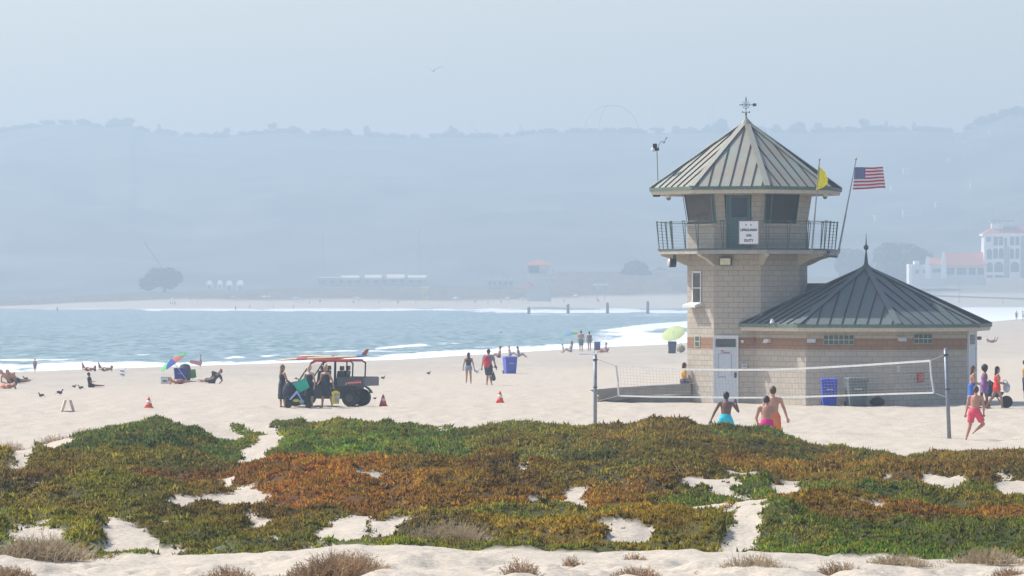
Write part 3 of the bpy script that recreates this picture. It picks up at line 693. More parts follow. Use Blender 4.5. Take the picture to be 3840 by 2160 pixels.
# tower entrance door
def door(f,x0,x1,y0,y1,ym,name='entrance_door',handle=True):
    mb=MB(); f.box(mb,x0,x1,y0,y1,.05,.0); o=mb.build(name,WHT2,T)
    e=5 if x1-x0>60 else 2
    mb=MB(); f.box(mb,x0-1,x0+e,y0-4,y1,.08); f.box(mb,x1-e,x1+1,y0-4,y1,.08); f.box(mb,x0+e,x1-e,y0-4,y0+6,.08); f.box(mb,x0+e,x1-e,ym,ym+5,.075); mb.build('door_frame',WHT,o)
    mb=MB(); 
    n=7
    for k in range(n):
        yy=y0+10+(ym-y0-14)*k/n; f.box(mb,x0+e+4,x1-e-4,yy,yy+3,.02,.052)
    mb.build('louvre',DARKM,o)
    if handle:
        mb=MB(); f.box(mb,x1-14,x1-6,ym+90,ym+110,.05,.05); mb.build('door_lock',BLACK,o)
        mb=MB(); f.box(mb,x0+18,x0+46,ym+106,ym+109,.015,.051); f.box(mb,x0+18,x0+19.5,ym+20,ym+106,.01,.051); f.box(mb,x1-26,x1-24.5,ym+20,ym+95,.01,.051); f.box(mb,x0+20,x1-28,ym+19,ym+20.5,.01,.051); mb.build('door_panel_line',GREYM,o)
        mb=MB()
        for a_ in ((x0+28,x0+40,ym+8,ym+11),(x0+28,x0+34,ym+13,ym+15),(x0+36,x0+62,ym+14.5,ym+17)): f.box(mb,*a_,.006,.051)
        mb.build('red_lettering',RED,o)
door(FT2,2676,2769,1262,1514,1306)
door(FB4,3627,3656,1246,1510,1296,'wing_door',False)
# pipe between tower and wing
mb=MB(); p=FT2.pt(FT2.l-.02,0,.06); mb.tube(p+Vector((0,0,0)),p+Vector((0,0,ZE-.2)),.025); mb.build('downpipe',CONC,T)
# short white tapered stub standing near the wing eave
mb=MB(); mb.tube((OB.x-4.0,OB.y-3.0,ZE+.05),(OB.x-4.0,OB.y-3.0,ZE+.22),.10,.05); mb.build('eave_stub',WHT,T)
def pointin(px,py,Y): return P(px,py,Y)
mb=MB(); vx_=P(3487,1168,YB-2.2); mb.lathe([(.10,-.14),(.09,.14),(.16,.15),(.12,.30),(.02,.36)],vx_-Vector((XT,YT,0)),10); mb.build('roof_vent',DARKM,T)
# ---------------- attached devices, each its own thing
def dev(name,label,cat,f,px,py,builder,group=None):
    t=f.t(px); z=f.z(py,t); p=f.pt(t,z,0)+Vector((XT,YT,0)); o=thing(name,label,cat,p,math.atan2(f.d.y,f.d.x),group); builder(o); return o
def flood(o):
    mb=MB(); mb.box((0,-.16,0),(.50,.20,.34)); mb.build('housing',DARKM,o,bevel=.02); mb=MB(); mb.box((0,-.272,-.01),(.42,.02,.26)); mb.build('lens',mat('lamp_lens',(.70,.68,.50),.3,.1),o); mb=MB(); mb.box((.0,-.03,.0),(.12,.06,.3)); mb.build('bracket',DARKM,o)
dev('floodlight','square floodlight with a pale lens under the balcony at the front of the tower','floodlight',FT2,2724,980,flood)
def sconce(o):
    mb=MB(); mb.loft([[Vector((x,0,.09)),Vector((x,-.10,.07)),Vector((x,-.17,-.08)),Vector((x,0,-.08))] for x in (-.17,.17)]); mb.build('housing',WHT,o)
    mb=MB(); mb.box((0,-.09,-.088),(.28,.13,.012)); mb.build('lens',GREYM,o)
for lab,f,px,py in (('wedge shaped wall light on the brown band just right of the tower','F',2881,1278),('wedge shaped wall light left of the wide glass block window',FB2,3044,1277),('wedge shaped wall light left of the small glass block window',FB3,3379,1272)):
    dev('wall_light',lab,'wall light',FB1 if f=='F' else f,px,py,sconce,'wall lights on the brown band')
def bell(o):
    mb=MB(); mb.tube((0,0,0),(0,-.09,0),.10,.10,12); mb.build('dome',mat('bell_red',(.28,.12,.08),.5),o)
dev('alarm_bell','round brown alarm bell on the brown band right of the white door','alarm bell',FT2,2823,1276,bell)
def spk(o):
    mb=MB(); mb.lathe([(.03,-.06),(.09,.06)],(0,-.08,0),10); mb.build('horn',WHT,o)
dev('small_horn_light','small white cone fitting on the brown band beside the white door','light fitting',FT2,2786,1281,spk)
def bx(w,h,m_,d=.1,extra=None):
    def f(o):
        mb=MB(); mb.box((0,-d/2,0),(w,d,h)); mb.build('box',m_,o,bevel=.01)
        mb=MB(); mb.box((0,-d-.006,0),(w*.7,.01,h*.6)); mb.build('cover',extra or GREYM,o)
    return f
dev('junction_box','small white box on the wall right of the white tower door','junction box',FT2,2793,1372,bx(.20,.16,WHT))
dev('notice','white paper notice on the wing wall above the red cabinet','notice',FB3,3369,1383,bx(.17,.22,WHT,.02,mat('paper_grey',(.5,.5,.5))))
dev('fire_cabinet','red fire extinguisher cabinet on the wing wall','cabinet',FB3,3447,1415,bx(.24,.36,RED,.14,mat('cabinet_front',(.55,.12,.12))))
dev('wall_light','grey box light at the far right corner of the wing wall','wall light',FB4,3665,1268,bx(.2,.14,GREYM,.16))
def camdome(px,py,Y,label):
    p=P(px,py,Y); o=thing('dome_camera',label,'security camera',p,0,'dome cameras under the tower roof')
    mb=MB(); mb.lathe([(.07,.16),(.085,.10),(.105,.02),(.10,-.06)],(0,0,0),12); mb.build('housing',WHT,o,True)
    mb=MB(); mb.lathe([(.099,-.055),(.085,-.11),(.05,-.15),(.005,-.165)],(0,0,0),12); mb.build('dome',mat('smoked_dome',(.20,.18,.15),.2),o,True)
    mb=MB(); mb.tube((0,0,.15),(0,0,.32),.02); mb.build('stem',GREYM,o)
camdome(2507,737,YT-1.0,'pale dome camera under the left corner of the tower roof'); camdome(3094,732,YT-2.0,'dome camera under the right corner of the tower roof')
# loud hailer under left eave
o=thing('siren_speaker','black horn speaker bolted under the left tip of the tower roof','speaker',P(2462,728,YT-.6)); mb=MB(); mb.box((0,0,0),(.30,.22,.22)); mb.build('horn',BLACK,o,bevel=.02); mb=MB(); mb.tube((.12,0,.02),(.52,0,.0),.035); mb.build('arm',DARKM,o); mb=MB(); mb.sph((-.02,-.115,.02),.04); mb.build('lens',WHT,o)
o=thing('searchlight','round searchlight hanging below the left end of the balcony','searchlight',P(2525,985,YT-1.2))
mb=MB(); mb.tube((.10,0,-.02),(-.16,-.04,.0),.17,.19,14); mb.build('drum',BLACK,o); mb=MB(); mb.tube((-.165,-.041,.0),(-.22,-.05,.0),.17,.12,14); mb.build('lens',mat('lens_white',(.62,.58,.50),.3),o); mb=MB(); mb.box((.05,0,.22),(.12,.3,.14)); mb.tube((.05,0,.2),(.05,0,.34),.03); mb.build('yoke',DARKM,o)
o=thing('searchlight','drum shaped searchlight pointing right below the right end of the balcony','searchlight',P(3120,950,YT-1.6))
mb=MB(); mb.tube((-.10,0,.0),(.20,-.02,-.03),.16,.16,14); mb.build('drum',GREYM,o); mb=MB(); mb.tube((.205,-.02,-.03),(.25,-.02,-.035),.15,.13,14); mb.build('lens',mat('lens_cream',(.58,.53,.40),.4),o); mb=MB(); mb.tube((-.45,.1,.08),(-.1,0,.05),.05); mb.build('yoke',DARKM,o)
# weather vane on tower
o=thing('weather_vane','wrought iron compass weather vane on the top of the tower roof','weather vane',(XT-.06,YT,ZA1)); q=1/S(YT)
mb=MB(); mb.lathe([(.09,.0),(.06,.10),(.02,.24),(.045,.30),(.02,.36)],(0,0,0),10); mb.tube((0,0,.3),(0,0,.98),.012); mb.build('spire',STEEL,o)
zc=(455-393)*q
mb=MB(); 
for rr in (.155,.085):
    for k in range(16):
        a,b_=2*math.pi*k/16,2*math.pi*(k+1)/16; mb.tube((rr*math.cos(a),0,zc+rr*math.sin(a)),(rr*math.cos(b_),0,zc+rr*math.sin(b_)),.0075,None,5)
for k in range(8):
    a=math.pi*k/4; mb.tube((.03*math.cos(a),0,zc+.03*math.sin(a)),(.155*math.cos(a),0,zc+.155*math.sin(a)),.007,None,4)
for a in range(4): mb.sph((.155*math.cos(a*math.pi/2),0,zc+.155*math.sin(a*math.pi/2)),.028,n=6,k=4)
mb.sph((0,0,zc),.03); mb.build('compass_ring',STEEL,o)
mb=MB(); mb.tube((-.27,0,zc),(.36,0,zc),.012); mb.sph((-.24,0,zc),.028); mb.loft([[(.25,-.01,zc),(.31,-.01,zc+.07),(.44,-.01,zc+.045),(.42,-.01,zc),(.44,-.01,zc-.045),(.31,-.01,zc-.07)],[(.25,.01,zc),(.31,.01,zc+.07),(.44,.01,zc+.045),(.42,.01,zc),(.44,.01,zc-.045),(.31,.01,zc-.07)]]); mb.build('arrow',STEEL,o)
mb=MB(); mb.lathe([(.012,.86),(.035,.88),(.005,1.02)],(0,0,0),8); mb.build('tip',STEEL,o)
mb=MB(); z2=(455-421)*q
mb.tube((-.14,0,z2),(.14,0,z2),.012); mb.tube((0,-.14,z2),(0,.14,z2),.012); 
for x in (-.14,.14): mb.box((x,0,z2+.005),(.045,.02,.07))
mb.sph((0,0,z2-.09),.045); mb.build('cardinal_arms',STEEL,o)
# weather station
b0=P(2468,694,YT-.5); o=thing('weather_station','weather station with anemometer on a thin mast at the left corner of the tower roof','weather station',b0)
hh=(694-560)*q
mb=MB(); mb.tube((0,0,-.1),(-.05,0,hh),.014); mb.build('mast',DARKM,o)
mb=MB(); mb.box((-.13,0,hh+.08),(.17,.16,.30)); mb.box((-.03,0,hh+.0),(.14,.12,.12)); mb.build('sensor_box',BLACK,o,bevel=.015)
mb=MB(); mb.sph((-.19,0,hh-.02),.10,(1,1,1)); mb.build('radiation_shield',WHT,o)
mb=MB(); mb.path([(-.02,0,hh),(.02,0,hh+.16),(.10,0,hh+.30),(.22,0,hh+.34)],.012); mb.tube((.22,0,hh+.24),(.34,0,hh+.47),.012); mb.tube((.17,0,hh+.27),(.30,0,hh+.27),.012); mb.sph((.34,0,hh+.46),.03); mb.build('anemometer',DARKM,o)
# duty sign
SIGN=mat('sign_white',(.80,.80,.80),.5,.03); INK=mat('sign_ink',(.03,.035,.045),.6,.05)
ps=P(2808,872,YT-RP-.02); o=thing('duty_sign','white board reading LIFEGUARD ON DUTY fixed to the balcony railing','sign',ps,R(-13))
sw=75/S(YT-RP); sh=88/S(YT-RP)
mb=MB(); mb.box((0,0,0),(sw,.02,sh)); mb.build('board',SIGN,o)
mb=MB()
for a in ((0,sh/2-.012,sw-.02,.014),(0,-sh/2+.012,sw-.02,.014),(sw/2-.012,0,.014,sh-.05),(-sw/2+.012,0,.014,sh-.05)): mb.box((a[0],-.0135,a[1]),(a[2],.003,a[3]))
mb.build('border',mat('sign_border',(.35,.12,.12),.6),o)
def text(txt,size,loc,par,m_,rotz=0,name='lettering'):
    cu=bpy.data.curves.new('t','FONT'); cu.body=txt; cu.size=size; cu.align_x='CENTER'; cu.align_y='CENTER'; cu.extrude=.002; cu.offset=size*.045
    t_=bpy.data.objects.new('t',cu); COL.objects.link(t_); bpy.context.view_layer.update(); dg=bpy.context.evaluated_depsgraph_get()
    me=bpy.data.meshes.new_from_object(t_.evaluated_get(dg)); bpy.data.objects.remove(t_)
    me.materials.clear(); me.materials.append(m_); ob=bpy.data.objects.new(name,me); COL.objects.link(ob); ob.parent=par; ob.location=loc; ob.rotation_euler=(R(90),0,rotz); return ob
text('LIFEGUARD',.132,(0,-.014,.10),o,INK); text('ON',.135,(0,-.014,-.12),o,INK); text('DUTY',.14,(0,-.014,-.325),o,INK)
mb=MB()
for x in (-.11,.09): mb.sph((x,-.014,.315),.028,(1,.15,1),8,5); mb.box((x,-.014,.275),(.02,.006,.04))
mb.build('emblem',mat('emblem',(.25,.15,.03),.6),o)
# flags ---------------------------------------------------------------------------
FR=mat('flag_red',(.50,.03,.07),.8,.08); FW=mat('flag_white',(.78,.76,.78),.8,.04); FB_=mat('flag_blue',(.03,.05,.20),.8,.1); FY=mat('flag_yellow',(.90,.78,.01),.8,.05)
YP=YT-1.5
def pole(pb,pt,name,label):
    b=P(*pb,YP); t=P(*pt,YP); o=thing(name,label,'flagpole',b); d=t-b
    mb=MB(); mb.tube((0,0,0),d*.42,.038,.035,8); mb.tube(d*.42,d,.028,.02,8); mb.build('pole',GREYM,o); mb=MB(); mb.sph(d+Vector((0,0,.04)),.05); mb.build('ball_finial',mat('brass',(.5,.4,.25),.3,metal=.6),o)
    mb=MB(); mb.tube(d*.03-d.normalized()*.1,d*.03+d.normalized()*.1,.06); mb.build('clamp',GREYM,o); return o,b,d
o,b,d=pole((3143,952),(3210,600),'flagpole','leaning flagpole flying the striped flag at the right end of the balcony')
nx,ny=44,39
ul=P(3206,627,YP)-b; ur=P(3312,627,YP)-b; ll=P(3197,711,YP)-b; lr=P(3319,705,YP)-b
vs=[];fs=[];ms=[]
for j in range(ny+1):
    for i in range(nx+1):
        a=i/nx; c_=j/ny; p=ul.lerp(ur,a).lerp(ll.lerp(lr,a),c_); ph=a*9+c_*1.5
        vs.append(p+Vector((.012*math.sin(ph*1.3),.06*math.sin(ph)*a**.5,.018*math.sin(ph*.8+1)*a)))
for j in range(ny):
    for i in range(nx):
        fs.append((j*(nx+1)+i,(j+1)*(nx+1)+i,(j+1)*(nx+1)+i+1,j*(nx+1)+i+1))
        st=j//3; m_=0 if st%2==0 else 1
        if i<int(nx*.4) and st<7:
            m_=2
            if (j%4==1 and i%3==1) or (j%4==3 and i%3==2): m_=1
        ms.append(m_)
mb=MB(); mb.v=vs; mb.f=fs; mb.m=ms; mb.build('striped_flag',[FR,FW,FB_],o,True)
YP=YT-4.15
o,b,d=pole((3043,955),(3073,602),'flagpole','flagpole with a plain yellow flag in front of the balcony')
vs=[];fs=[]; nx,ny=10,20
for j in range(ny+1):
    c_=j/ny; wdt=[.04,.16,.24,.27,.26,.2,.12,.06][min(7,int(c_*7.99))]; wdt=float(np.interp(c_,[0,.2,.5,.7,.9,1],[.08,.28,.42,.42,.30,.12])); p=P(3069-8*c_,620+92*c_,YP)-b
    for i in range(nx+1):
        a=i/nx; vs.append(p+Vector((wdt*a,.03*math.sin(a*9+c_*3),-.10*a*(1-c_)+.03*math.sin(c_*8)*a)))
for j in range(ny):
    for i in range(nx): fs.append((j*(nx+1)+i,(j+1)*(nx+1)+i,(j+1)*(nx+1)+i+1,j*(nx+1)+i+1))
mb=MB(); mb.v=vs; mb.f=fs; mb.m=[0]*len(fs); mb.build('yellow_flag',FY,o,True)
# ================================================================ people
SK={'tan':mat('skin_tan',(.42,.22,.14),.5,.08,6),'light':mat('skin_light',(.56,.36,.27),.5,.08,6),'dark':mat('skin_dark',(.17,.085,.055),.5,.1,6),'red':mat('skin_reddish',(.50,.25,.17),.5,.08,6)}  # the reddish one is a skin tone like the others
HR={'black':mat('hair_black',(.02,.016,.015),.6,.2),'brown':mat('hair_brown',(.09,.045,.03),.6,.2),'blonde':mat('hair_blonde',(.48,.36,.20),.6,.2),'ltbrown':mat('hair_light_brown',(.22,.13,.08),.6,.2)}
_cl={}
def CM(c):
    if c not in _cl: _cl[c]=mat('cloth_%d'%len(_cl),c,.85,.12,5,.3,25)
    return _cl[c]
def nv(v): v=Vector(v); return v.normalized() if v.length>0 else v
def remesh(mb,name,m,par,vox,sm=3):
    me=bpy.data.meshes.new('t'); me.from_pydata(mb.v,[],mb.f); ob=bpy.data.objects.new('t',me); COL.objects.link(ob)
    r=ob.modifiers.new('r','REMESH'); r.mode='VOXEL'; r.voxel_size=vox; r.use_smooth_shade=True
    s=ob.modifiers.new('s','SMOOTH'); s.iterations=sm; s.factor=.5
    dg=bpy.context.evaluated_depsgraph_get(); n=bpy.data.meshes.new_from_object(ob.evaluated_get(dg)); n.name=name
    bpy.data.objects.remove(ob); bpy.data.meshes.remove(me)
    n.materials.clear(); n.materials.append(m); n.polygons.foreach_set('use_smooth',[True]*len(n.polygons))
    o=bpy.data.objects.new(name,n); COL.objects.link(o); o.parent=par; return o
def cap(mb,a,b,r0,r1,asp=1.0,u=None,n=12):
    a=Vector(a);b=Vector(b); mb.tube(a,b,r0,r1,n,u=u,asp=asp)
    for p,r in ((a,r0),(b,r1)):
        if asp==1.0: mb.sph(p,r,n=n,k=8)
def person(base,label,hgt=1.7,face=(0,-1),trunk=(0,0,1),la=None,ra=None,ll=None,rl=None,skin='tan',hair=('brown','short'),clothes=(),vox=.022,female=False,head=None,group=None,fingers=False,anchor='feet',lift=0,build=1.0):
    """base = ground point; limb = (first segment dir, second segment dir); clothes = list of (kind,colour[,args])"""
    h=hgt; f=nv((face[0],face[1],0)); u=Vector((-f.y,f.x,0))
    if (abs(f.y)>.3 and u.x<0) or (abs(f.y)<=.3 and u.y>0): u=-u
    tr=nv(trunk); u_t=nv(u-tr*u.dot(tr)); w=tr.cross(u_t)
    sw=(.105 if female else .118)*h; hw=.052*h
    pel=Vector((0,0,0)); chest=pel+tr*.20*h; nb=pel+tr*.295*h
    hd=nv(head) if head else nv(tr+Vector((0,0,.35))); hc=nb+hd*.105*h; 
    sh={-1:nb-tr*.035*h-u_t*sw,1:nb-tr*.035*h+u_t*sw}; hp={-1:pel-u_t*hw-tr*.02*h,1:pel+u_t*hw-tr*.02*h}
    J={}
    dl=(Vector((-.12,0,-1)),Vector((-.04,-.1,-1))); dr=(Vector((.12,0,-1)),Vector((.04,-.1,-1)))
    A={-1:la or ((-u*.14-Vector((0,0,1))),(-u*.03+f*.1-Vector((0,0,1)))),1:ra or ((u*.14-Vector((0,0,1))),(u*.03+f*.1-Vector((0,0,1))))}
    G={-1:ll or ((0,0,-1),(0,0,-1)),1:rl or ((0,0,-1),(0,0,-1))}
    for s in (-1,1):
        el=sh[s]+nv(A[s][0])*.165*h; wr=el+nv(A[s][1])*.145*h
        kn=hp[s]+nv(G[s][0])*.245*h; an=kn+nv(G[s][1])*.235*h
        J[s]=(el,wr,kn,an)
    low=min(J[s][3].z for s in (-1,1))-.035*h
    if anchor=='seat': low=-.085*h
    if anchor=='all': low=min(low,-.075*h,nb.z-.06*h)
    off=Vector((0,0,-low+lift))
    def q(v): return v+off
    b=build; t=thing('person',label,'person',base,0,group)
    def torso(mb,k=0.0,lo=-.05,hi=.295,hipw=0):
        prof=[(-.05,.075,.07),(0,.092,.072),(.07,.082 if not female else .076,.060),(.14,.086,.064),(.21,.098,.068),(.26,.095,.058),(.295,.055,.045)]
        if female: prof=[(-.05,.08,.072),(0,.100,.078),(.07,.078,.060),(.12,.070,.056),(.19,.086,.070),(.25,.082,.056),(.295,.045,.04)]
        rings=[]
        zs=[p for p in prof if lo-.001<=p[0]<=hi+.001]
        for z,a,d in zs:
            a=a*h*b+k+(hipw if z<=.0 else 0); d=d*h*b+k+(hipw if z<=.0 else 0); c=q(pel+tr*z*h)
            rings.append([c+u_t*(a*math.cos(2*math.pi*i/14))+w*(d*math.sin(2*math.pi*i/14)) for i in range(14)])
        mb.loft(rings)
    R_={'ua':(.030,.024),'fa':(.024,.016),'th':(.052,.034),'sh':(.034,.020)}
    mb=MB(); torso(mb)
    cap(mb,q(nb-tr*.01*h),q(hc-hd*.03*h),.030*h,.028*h)
    mb.sph(q(hc),.062*h,(.80,.92,1.12),12,9,rot=Matrix((u,f,Vector((0,0,1)))).transposed())
    mb.sph(q(hc+f*.055*h-hd*.008*h),.012*h,n=6,k=4)
    mb.sph(q(hc+f*.03*h-hd*.045*h),.030*h,n=8,k=5)
    for s in (-1,1):
        el,wr,kn,an=J[s]; mb.sph(q(hc+u*s*.052*h),.013*h,(.5,1,1.2),6,4)
        cap(mb,q(nb-tr*.02*h),q(sh[s]),.034*h*b,.036*h*b); 
        cap(mb,q(sh[s]),q(el),R_['ua'][0]*h*b,R_['ua'][1]*h); cap(mb,q(el),q(wr),R_['fa'][0]*h,R_['fa'][1]*h)
        cap(mb,q(hp[s]),q(kn),R_['th'][0]*h*b,R_['th'][1]*h); cap(mb,q(kn),q(kn.lerp(an,.3)),R_['sh'][0]*h*.95,R_['sh'][0]*h); cap(mb,q(kn.lerp(an,.3)),q(an),R_['sh'][0]*h,R_['sh'][1]*h)
        # foot
        sd=nv(an-kn); toe=nv(f-sd*f.dot(sd)) if abs(sd.z)<.8 else f
        cap(mb,q(an-toe*.015*h+sd*.018*h),q(an+toe*.085*h+sd*.026*h),.020*h,.013*h)
        # hand
        hdv=nv(wr-el); pal=wr+hdv*.04*h; sid=nv(hdv.cross(f)) if abs(hdv.dot(f))<.9 else u
        mb.tube(q(wr),q(pal),.013*h,.022*h,8,u=sid,asp=.55)
        if fingers:
            for i,(o_,ln) in enumerate(((-.016,.035),(-.0055,.043),(.0055,.041),(.016,.033))):
                p0=pal+sid*o_*h*1.1; p1=p0+nv(hdv+f*.15)*ln*h*.55; p2=p1+nv(hdv+f*.55)*ln*h*.5
                cap(mb,q(p0-hdv*.008*h),q(p1),.0058*h,.0054*h,n=6); cap(mb,q(p1),q(p2),.0054*h,.0046*h,n=6)
            p0=wr+hdv*.015*h+sid*.016*h; p1=p0+nv(sid*.8+hdv)*.03*h; cap(mb,q(p0),q(p1),.0068*h,.006*h,n=6); cap(mb,q(p1),q(p1+nv(hdv+f*.3)*.02*h),.006*h,.005*h,n=6)
        else: mb.tube(q(pal),q(pal+nv(hdv+f*.25)*.045*h),.021*h,.010*h,8,u=sid,asp=.5); cap(mb,q(wr+hdv*.015*h),q(wr+hdv*.04*h+sid*.025*h),.008*h,.006*h,n=6)
    remesh(mb,'body',SK[skin],t,vox,2)
    for c in clothes:
        kd,colr=c[0],c[1]; arg=c[2] if len(c)>2 else None; mb=MB()
        if kd in('shorts','bikini_bottom','trousers'):
            fr_={'shorts':.62,'bikini_bottom':.12,'trousers':1.0}[kd]
            if arg: fr_=arg
            torso(mb,.012*h,-.05,.07)
            for s in (-1,1):
                el,wr,kn,an=J[s]; e=hp[s].lerp(kn,min(1,fr_)); k=.010*h if kd=='bikini_bottom' else .017*h
                mb.tube(q(hp[s]),q(e),.054*h*b+k,(.054-.016*min(1,fr_))*h*b+k*1.3,12); mb.sph(q(hp[s]),.054*h*b+k,n=12,k=8)
                if kd=='trousers': mb.tube(q(kn),q(kn.lerp(an,.9)),.045*h,.035*h,12); mb.sph(q(kn),.045*h,n=10,k=7)
            nm={'shorts':'shorts','bikini_bottom':'swimsuit_bottom','trousers':'trousers'}[kd]
        elif kd in('shirt','tank','bikini_top','dress','wrap'):
            if kd=='bikini_top': torso(mb,.008*h,.14,.21)
            elif kd=='wrap': torso(mb,.012*h,-.05,.07)
            else: torso(mb,.011*h,-.05,.26)
            if kd=='shirt':
                for s in (-1,1):
                    el=J[s][0]; mb.tube(q(sh[s]),q(sh[s].lerp(el,.65)),.044*h*b,.040*h*b,10); mb.sph(q(sh[s]),.046*h*b,n=10,k=7); cap(mb,q(nb-tr*.02*h),q(sh[s]),.04*h,.044*h*b)
            if kd in('tank',):
                for s in (-1,1): cap(mb,q(nb-tr*.05*h+u_t*s*.05*h),q(nb-tr*.01*h+u_t*s*.05*h),.032*h,.026*h)
            if kd in('dress','wrap'):
                L_=arg or .5; kk=[J[s][2] for s in (-1,1)]; aa=[J[s][3] for s in (-1,1)]; m1=(kk[0]+kk[1])/2; 
                rings=[]
                for tt in (0,.25,.5,.75,1):
                    z=tt*L_/.5
                    if z<=1: c0=pel.lerp(m1,z)
                    else: c0=m1.lerp((aa[0]+aa[1])/2,z-1)
                    sp=(kk[0]-kk[1]).length*.5*min(1,z); a=.105*h+sp*.75*min(1,z)-.01*h*z; d=.085*h+sp*.3
                    if z>1: a*=.92
                    rings.append([q(c0)+u*(a*math.cos(2*math.pi*i/16))+f*(d*math.sin(2*math.pi*i/16)) for i in range(16)])
                mb.loft(rings)
            nm={'shirt':'shirt','tank':'tank_top','bikini_top':'swimsuit_top','dress':'dress','wrap':'skirt'}[kd]
        remesh(mb,nm,CM(colr),t,max(vox,.016),3)
    if hair:
        hm_=HR[hair[0]]; mb=MB(); rt=Matrix((u,f,Vector((0,0,1)))).transposed()
        mb.sph(q(hc-f*.012*h+hd*.012*h),.066*h,(.86,.92,1.08),12,9,rot=rt)
        if hair[1]=='bun': mb.sph(q(hc+hd*.075*h-f*.02*h),.03*h)
        if hair[1] in('long','mid'):
            ln=.16*h if hair[1]=='long' else .09*h
            mb.loft([[q(hc-f*(.02)*h+Vector((0,0,.02*h))-Vector((0,0,ln*tt))-f*.03*h*tt)+u*(.058*h*(1-.25*tt)*math.cos(2*math.pi*i/10))+f*(.040*h*(1-.3*tt)*math.sin(2*math.pi*i/10)) for i in range(10)] for tt in (0,.33,.66,1)])
        if hair[1]=='afro': mb.sph(q(hc-f*.01*h+hd*.015*h),.082*h,(1,1,1.1),12,9)
        o=remesh(mb,'hair',hm_,t,max(vox,.018),2)
    return t,q,J,hc,nb
def hgt(pxh,Y): return pxh/S(Y)
X0=Vector((1,0,0))
# --- four volleyball players on the near court -----------------------------------
def gpt(px,py): v=hit(px,py,112); return v
pY=124; 
def at(px,Y): x=(px-CX)*Y/F; return Vector((x,Y,gz(x,Y)))
person(at(2722,127),'shirtless man in turquoise shorts behind the dune, one arm raised',1.74,(0,1),(.04,.25,1),la=((-.55,0,-1),(-.45,.1,-1)),ra=((.55,.35,-.75),(-.25,.1,1)),ll=((-.30,.55,-.8),(-.1,-.75,-.75)),rl=((.35,.5,-.8),(0,-.75,-.75)),skin='dark',hair=('black','short'),clothes=[('shorts',(.02,.50,.62),.75)],vox=.012,fingers=True,group='volleyball players',head=(0,.25,1),lift=-.0)
person(at(2875,118),'shirtless man in magenta shorts crouching with his back to the camera',1.72,(0,1),(.02,.30,1),la=((-.30,.25,-1),(.15,.7,-.5)),ra=((.25,.3,-1),(-.1,.7,-.6)),ll=((-.22,.40,-.9),(-.05,-.35,-.9)),rl=((.22,.40,-.9),(.05,-.35,-.9)),skin='tan',hair=('black','short'),clothes=[('shorts',(.62,.015,.20),.85)],vox=.012,fingers=True,group='volleyball players',head=(0,.5,1))
person(at(2899,122),'tall shirtless man in orange shorts standing behind the magenta shorts player',1.80,(0,1),(.0,.06,1),la=((-.25,0,-1),(-.1,.2,-1)),ra=((.42,0,-1),(.30,-.1,-1)),ll=((-.1,.15,-1),(-.05,-.15,-1)),rl=((.12,.12,-1),(0,-.15,-1)),skin='red',hair=('brown','short'),clothes=[('shorts',(.72,.16,.03),.9)],vox=.012,fingers=True,group='volleyball players')
person(at(3655,130),'shirtless man in pink shorts jogging at the right with one heel lifted',1.66,(.25,1),(.08,.12,1),la=((-.18,.1,-1),(-.22,.2,-1)),ra=((.22,-.1,-1),(.0,.4,-.8)),ll=((-.12,.15,-1),(-.32,-.15,-1)),rl=((.55,.30,-1),(-.75,-.65,-.55)),skin='red',hair=('brown','short'),clothes=[('shorts',(.74,.09,.14),.75)],vox=.012,fingers=True,group='volleyball players')
# --- three women walking past the wing ------------------------------------------
yw=hit(3650,1534).y
person(at(3644,yw),'woman in a blue wrap skirt walking past the right end of the building',1.66,(1,.1),(.10,0,1),la=((.15,0,-1),(.9,0,-.45)),ra=((.05,0,-1),(.95,0,-.3)),ll=((-.18,0,-1),(-.25,0,-1)),rl=((.22,0,-1),(-.05,0,-1)),skin='tan',hair=('brown','long'),clothes=[('bikini_top',(.08,.03,.25)),('wrap',(.05,.14,.48),.72)],vox=.014,fingers=True,female=True,group='women walking past the building')
person(at(3689,yw+.6),'dark skinned woman in a purple dress walking behind the pram',1.67,(1,.1),(.08,0,1),la=((.1,0,-1),(.8,0,-.55)),ra=((.1,0,-1),(.9,0,-.4)),ll=((-.2,0,-1),(-.25,0,-1)),rl=((.25,0,-1),(.05,0,-1)),skin='dark',hair=('black','afro'),clothes=[('dress',(.28,.13,.36),.32)],vox=.014,fingers=True,female=True,group='women walking past the building')
person(at(3738,yw-.2),'woman in an orange red top striding right with a bag',1.66,(1,0),(.05,0,1),la=((.25,0,-1),(1,0,-.15)),ra=((.2,0,-1),(1,0,-.35)),ll=((-.42,0,-1),(-.55,0,-.85)),rl=((.42,0,-1),(.12,0,-1)),skin='dark' if 0 else 'tan',hair=('black','long'),clothes=[('tank',(.80,.05,.03)),('shorts',(.78,.05,.03),.35)],vox=.014,fingers=True,female=True,group='women walking past the building')
p=at(3775,yw-.2); o=thing('beach_bag','pale round patterned bag carried by the woman in orange red','bag',p+Vector((0,0,.72))); mb=MB(); mb.sph((0,0,.10),.19,(.72,.6,1.05),12,9); mb.build('bag',mat('bag_cloth',(.42,.45,.52),.9,.5,9),o,True); mb=MB(); mb.path([(-.10,0,.26),(-.14,0,.36),(-.05,0,.40),(.06,0,.28)],.012); mb.build('strap',CM((.1,.12,.2)),o)
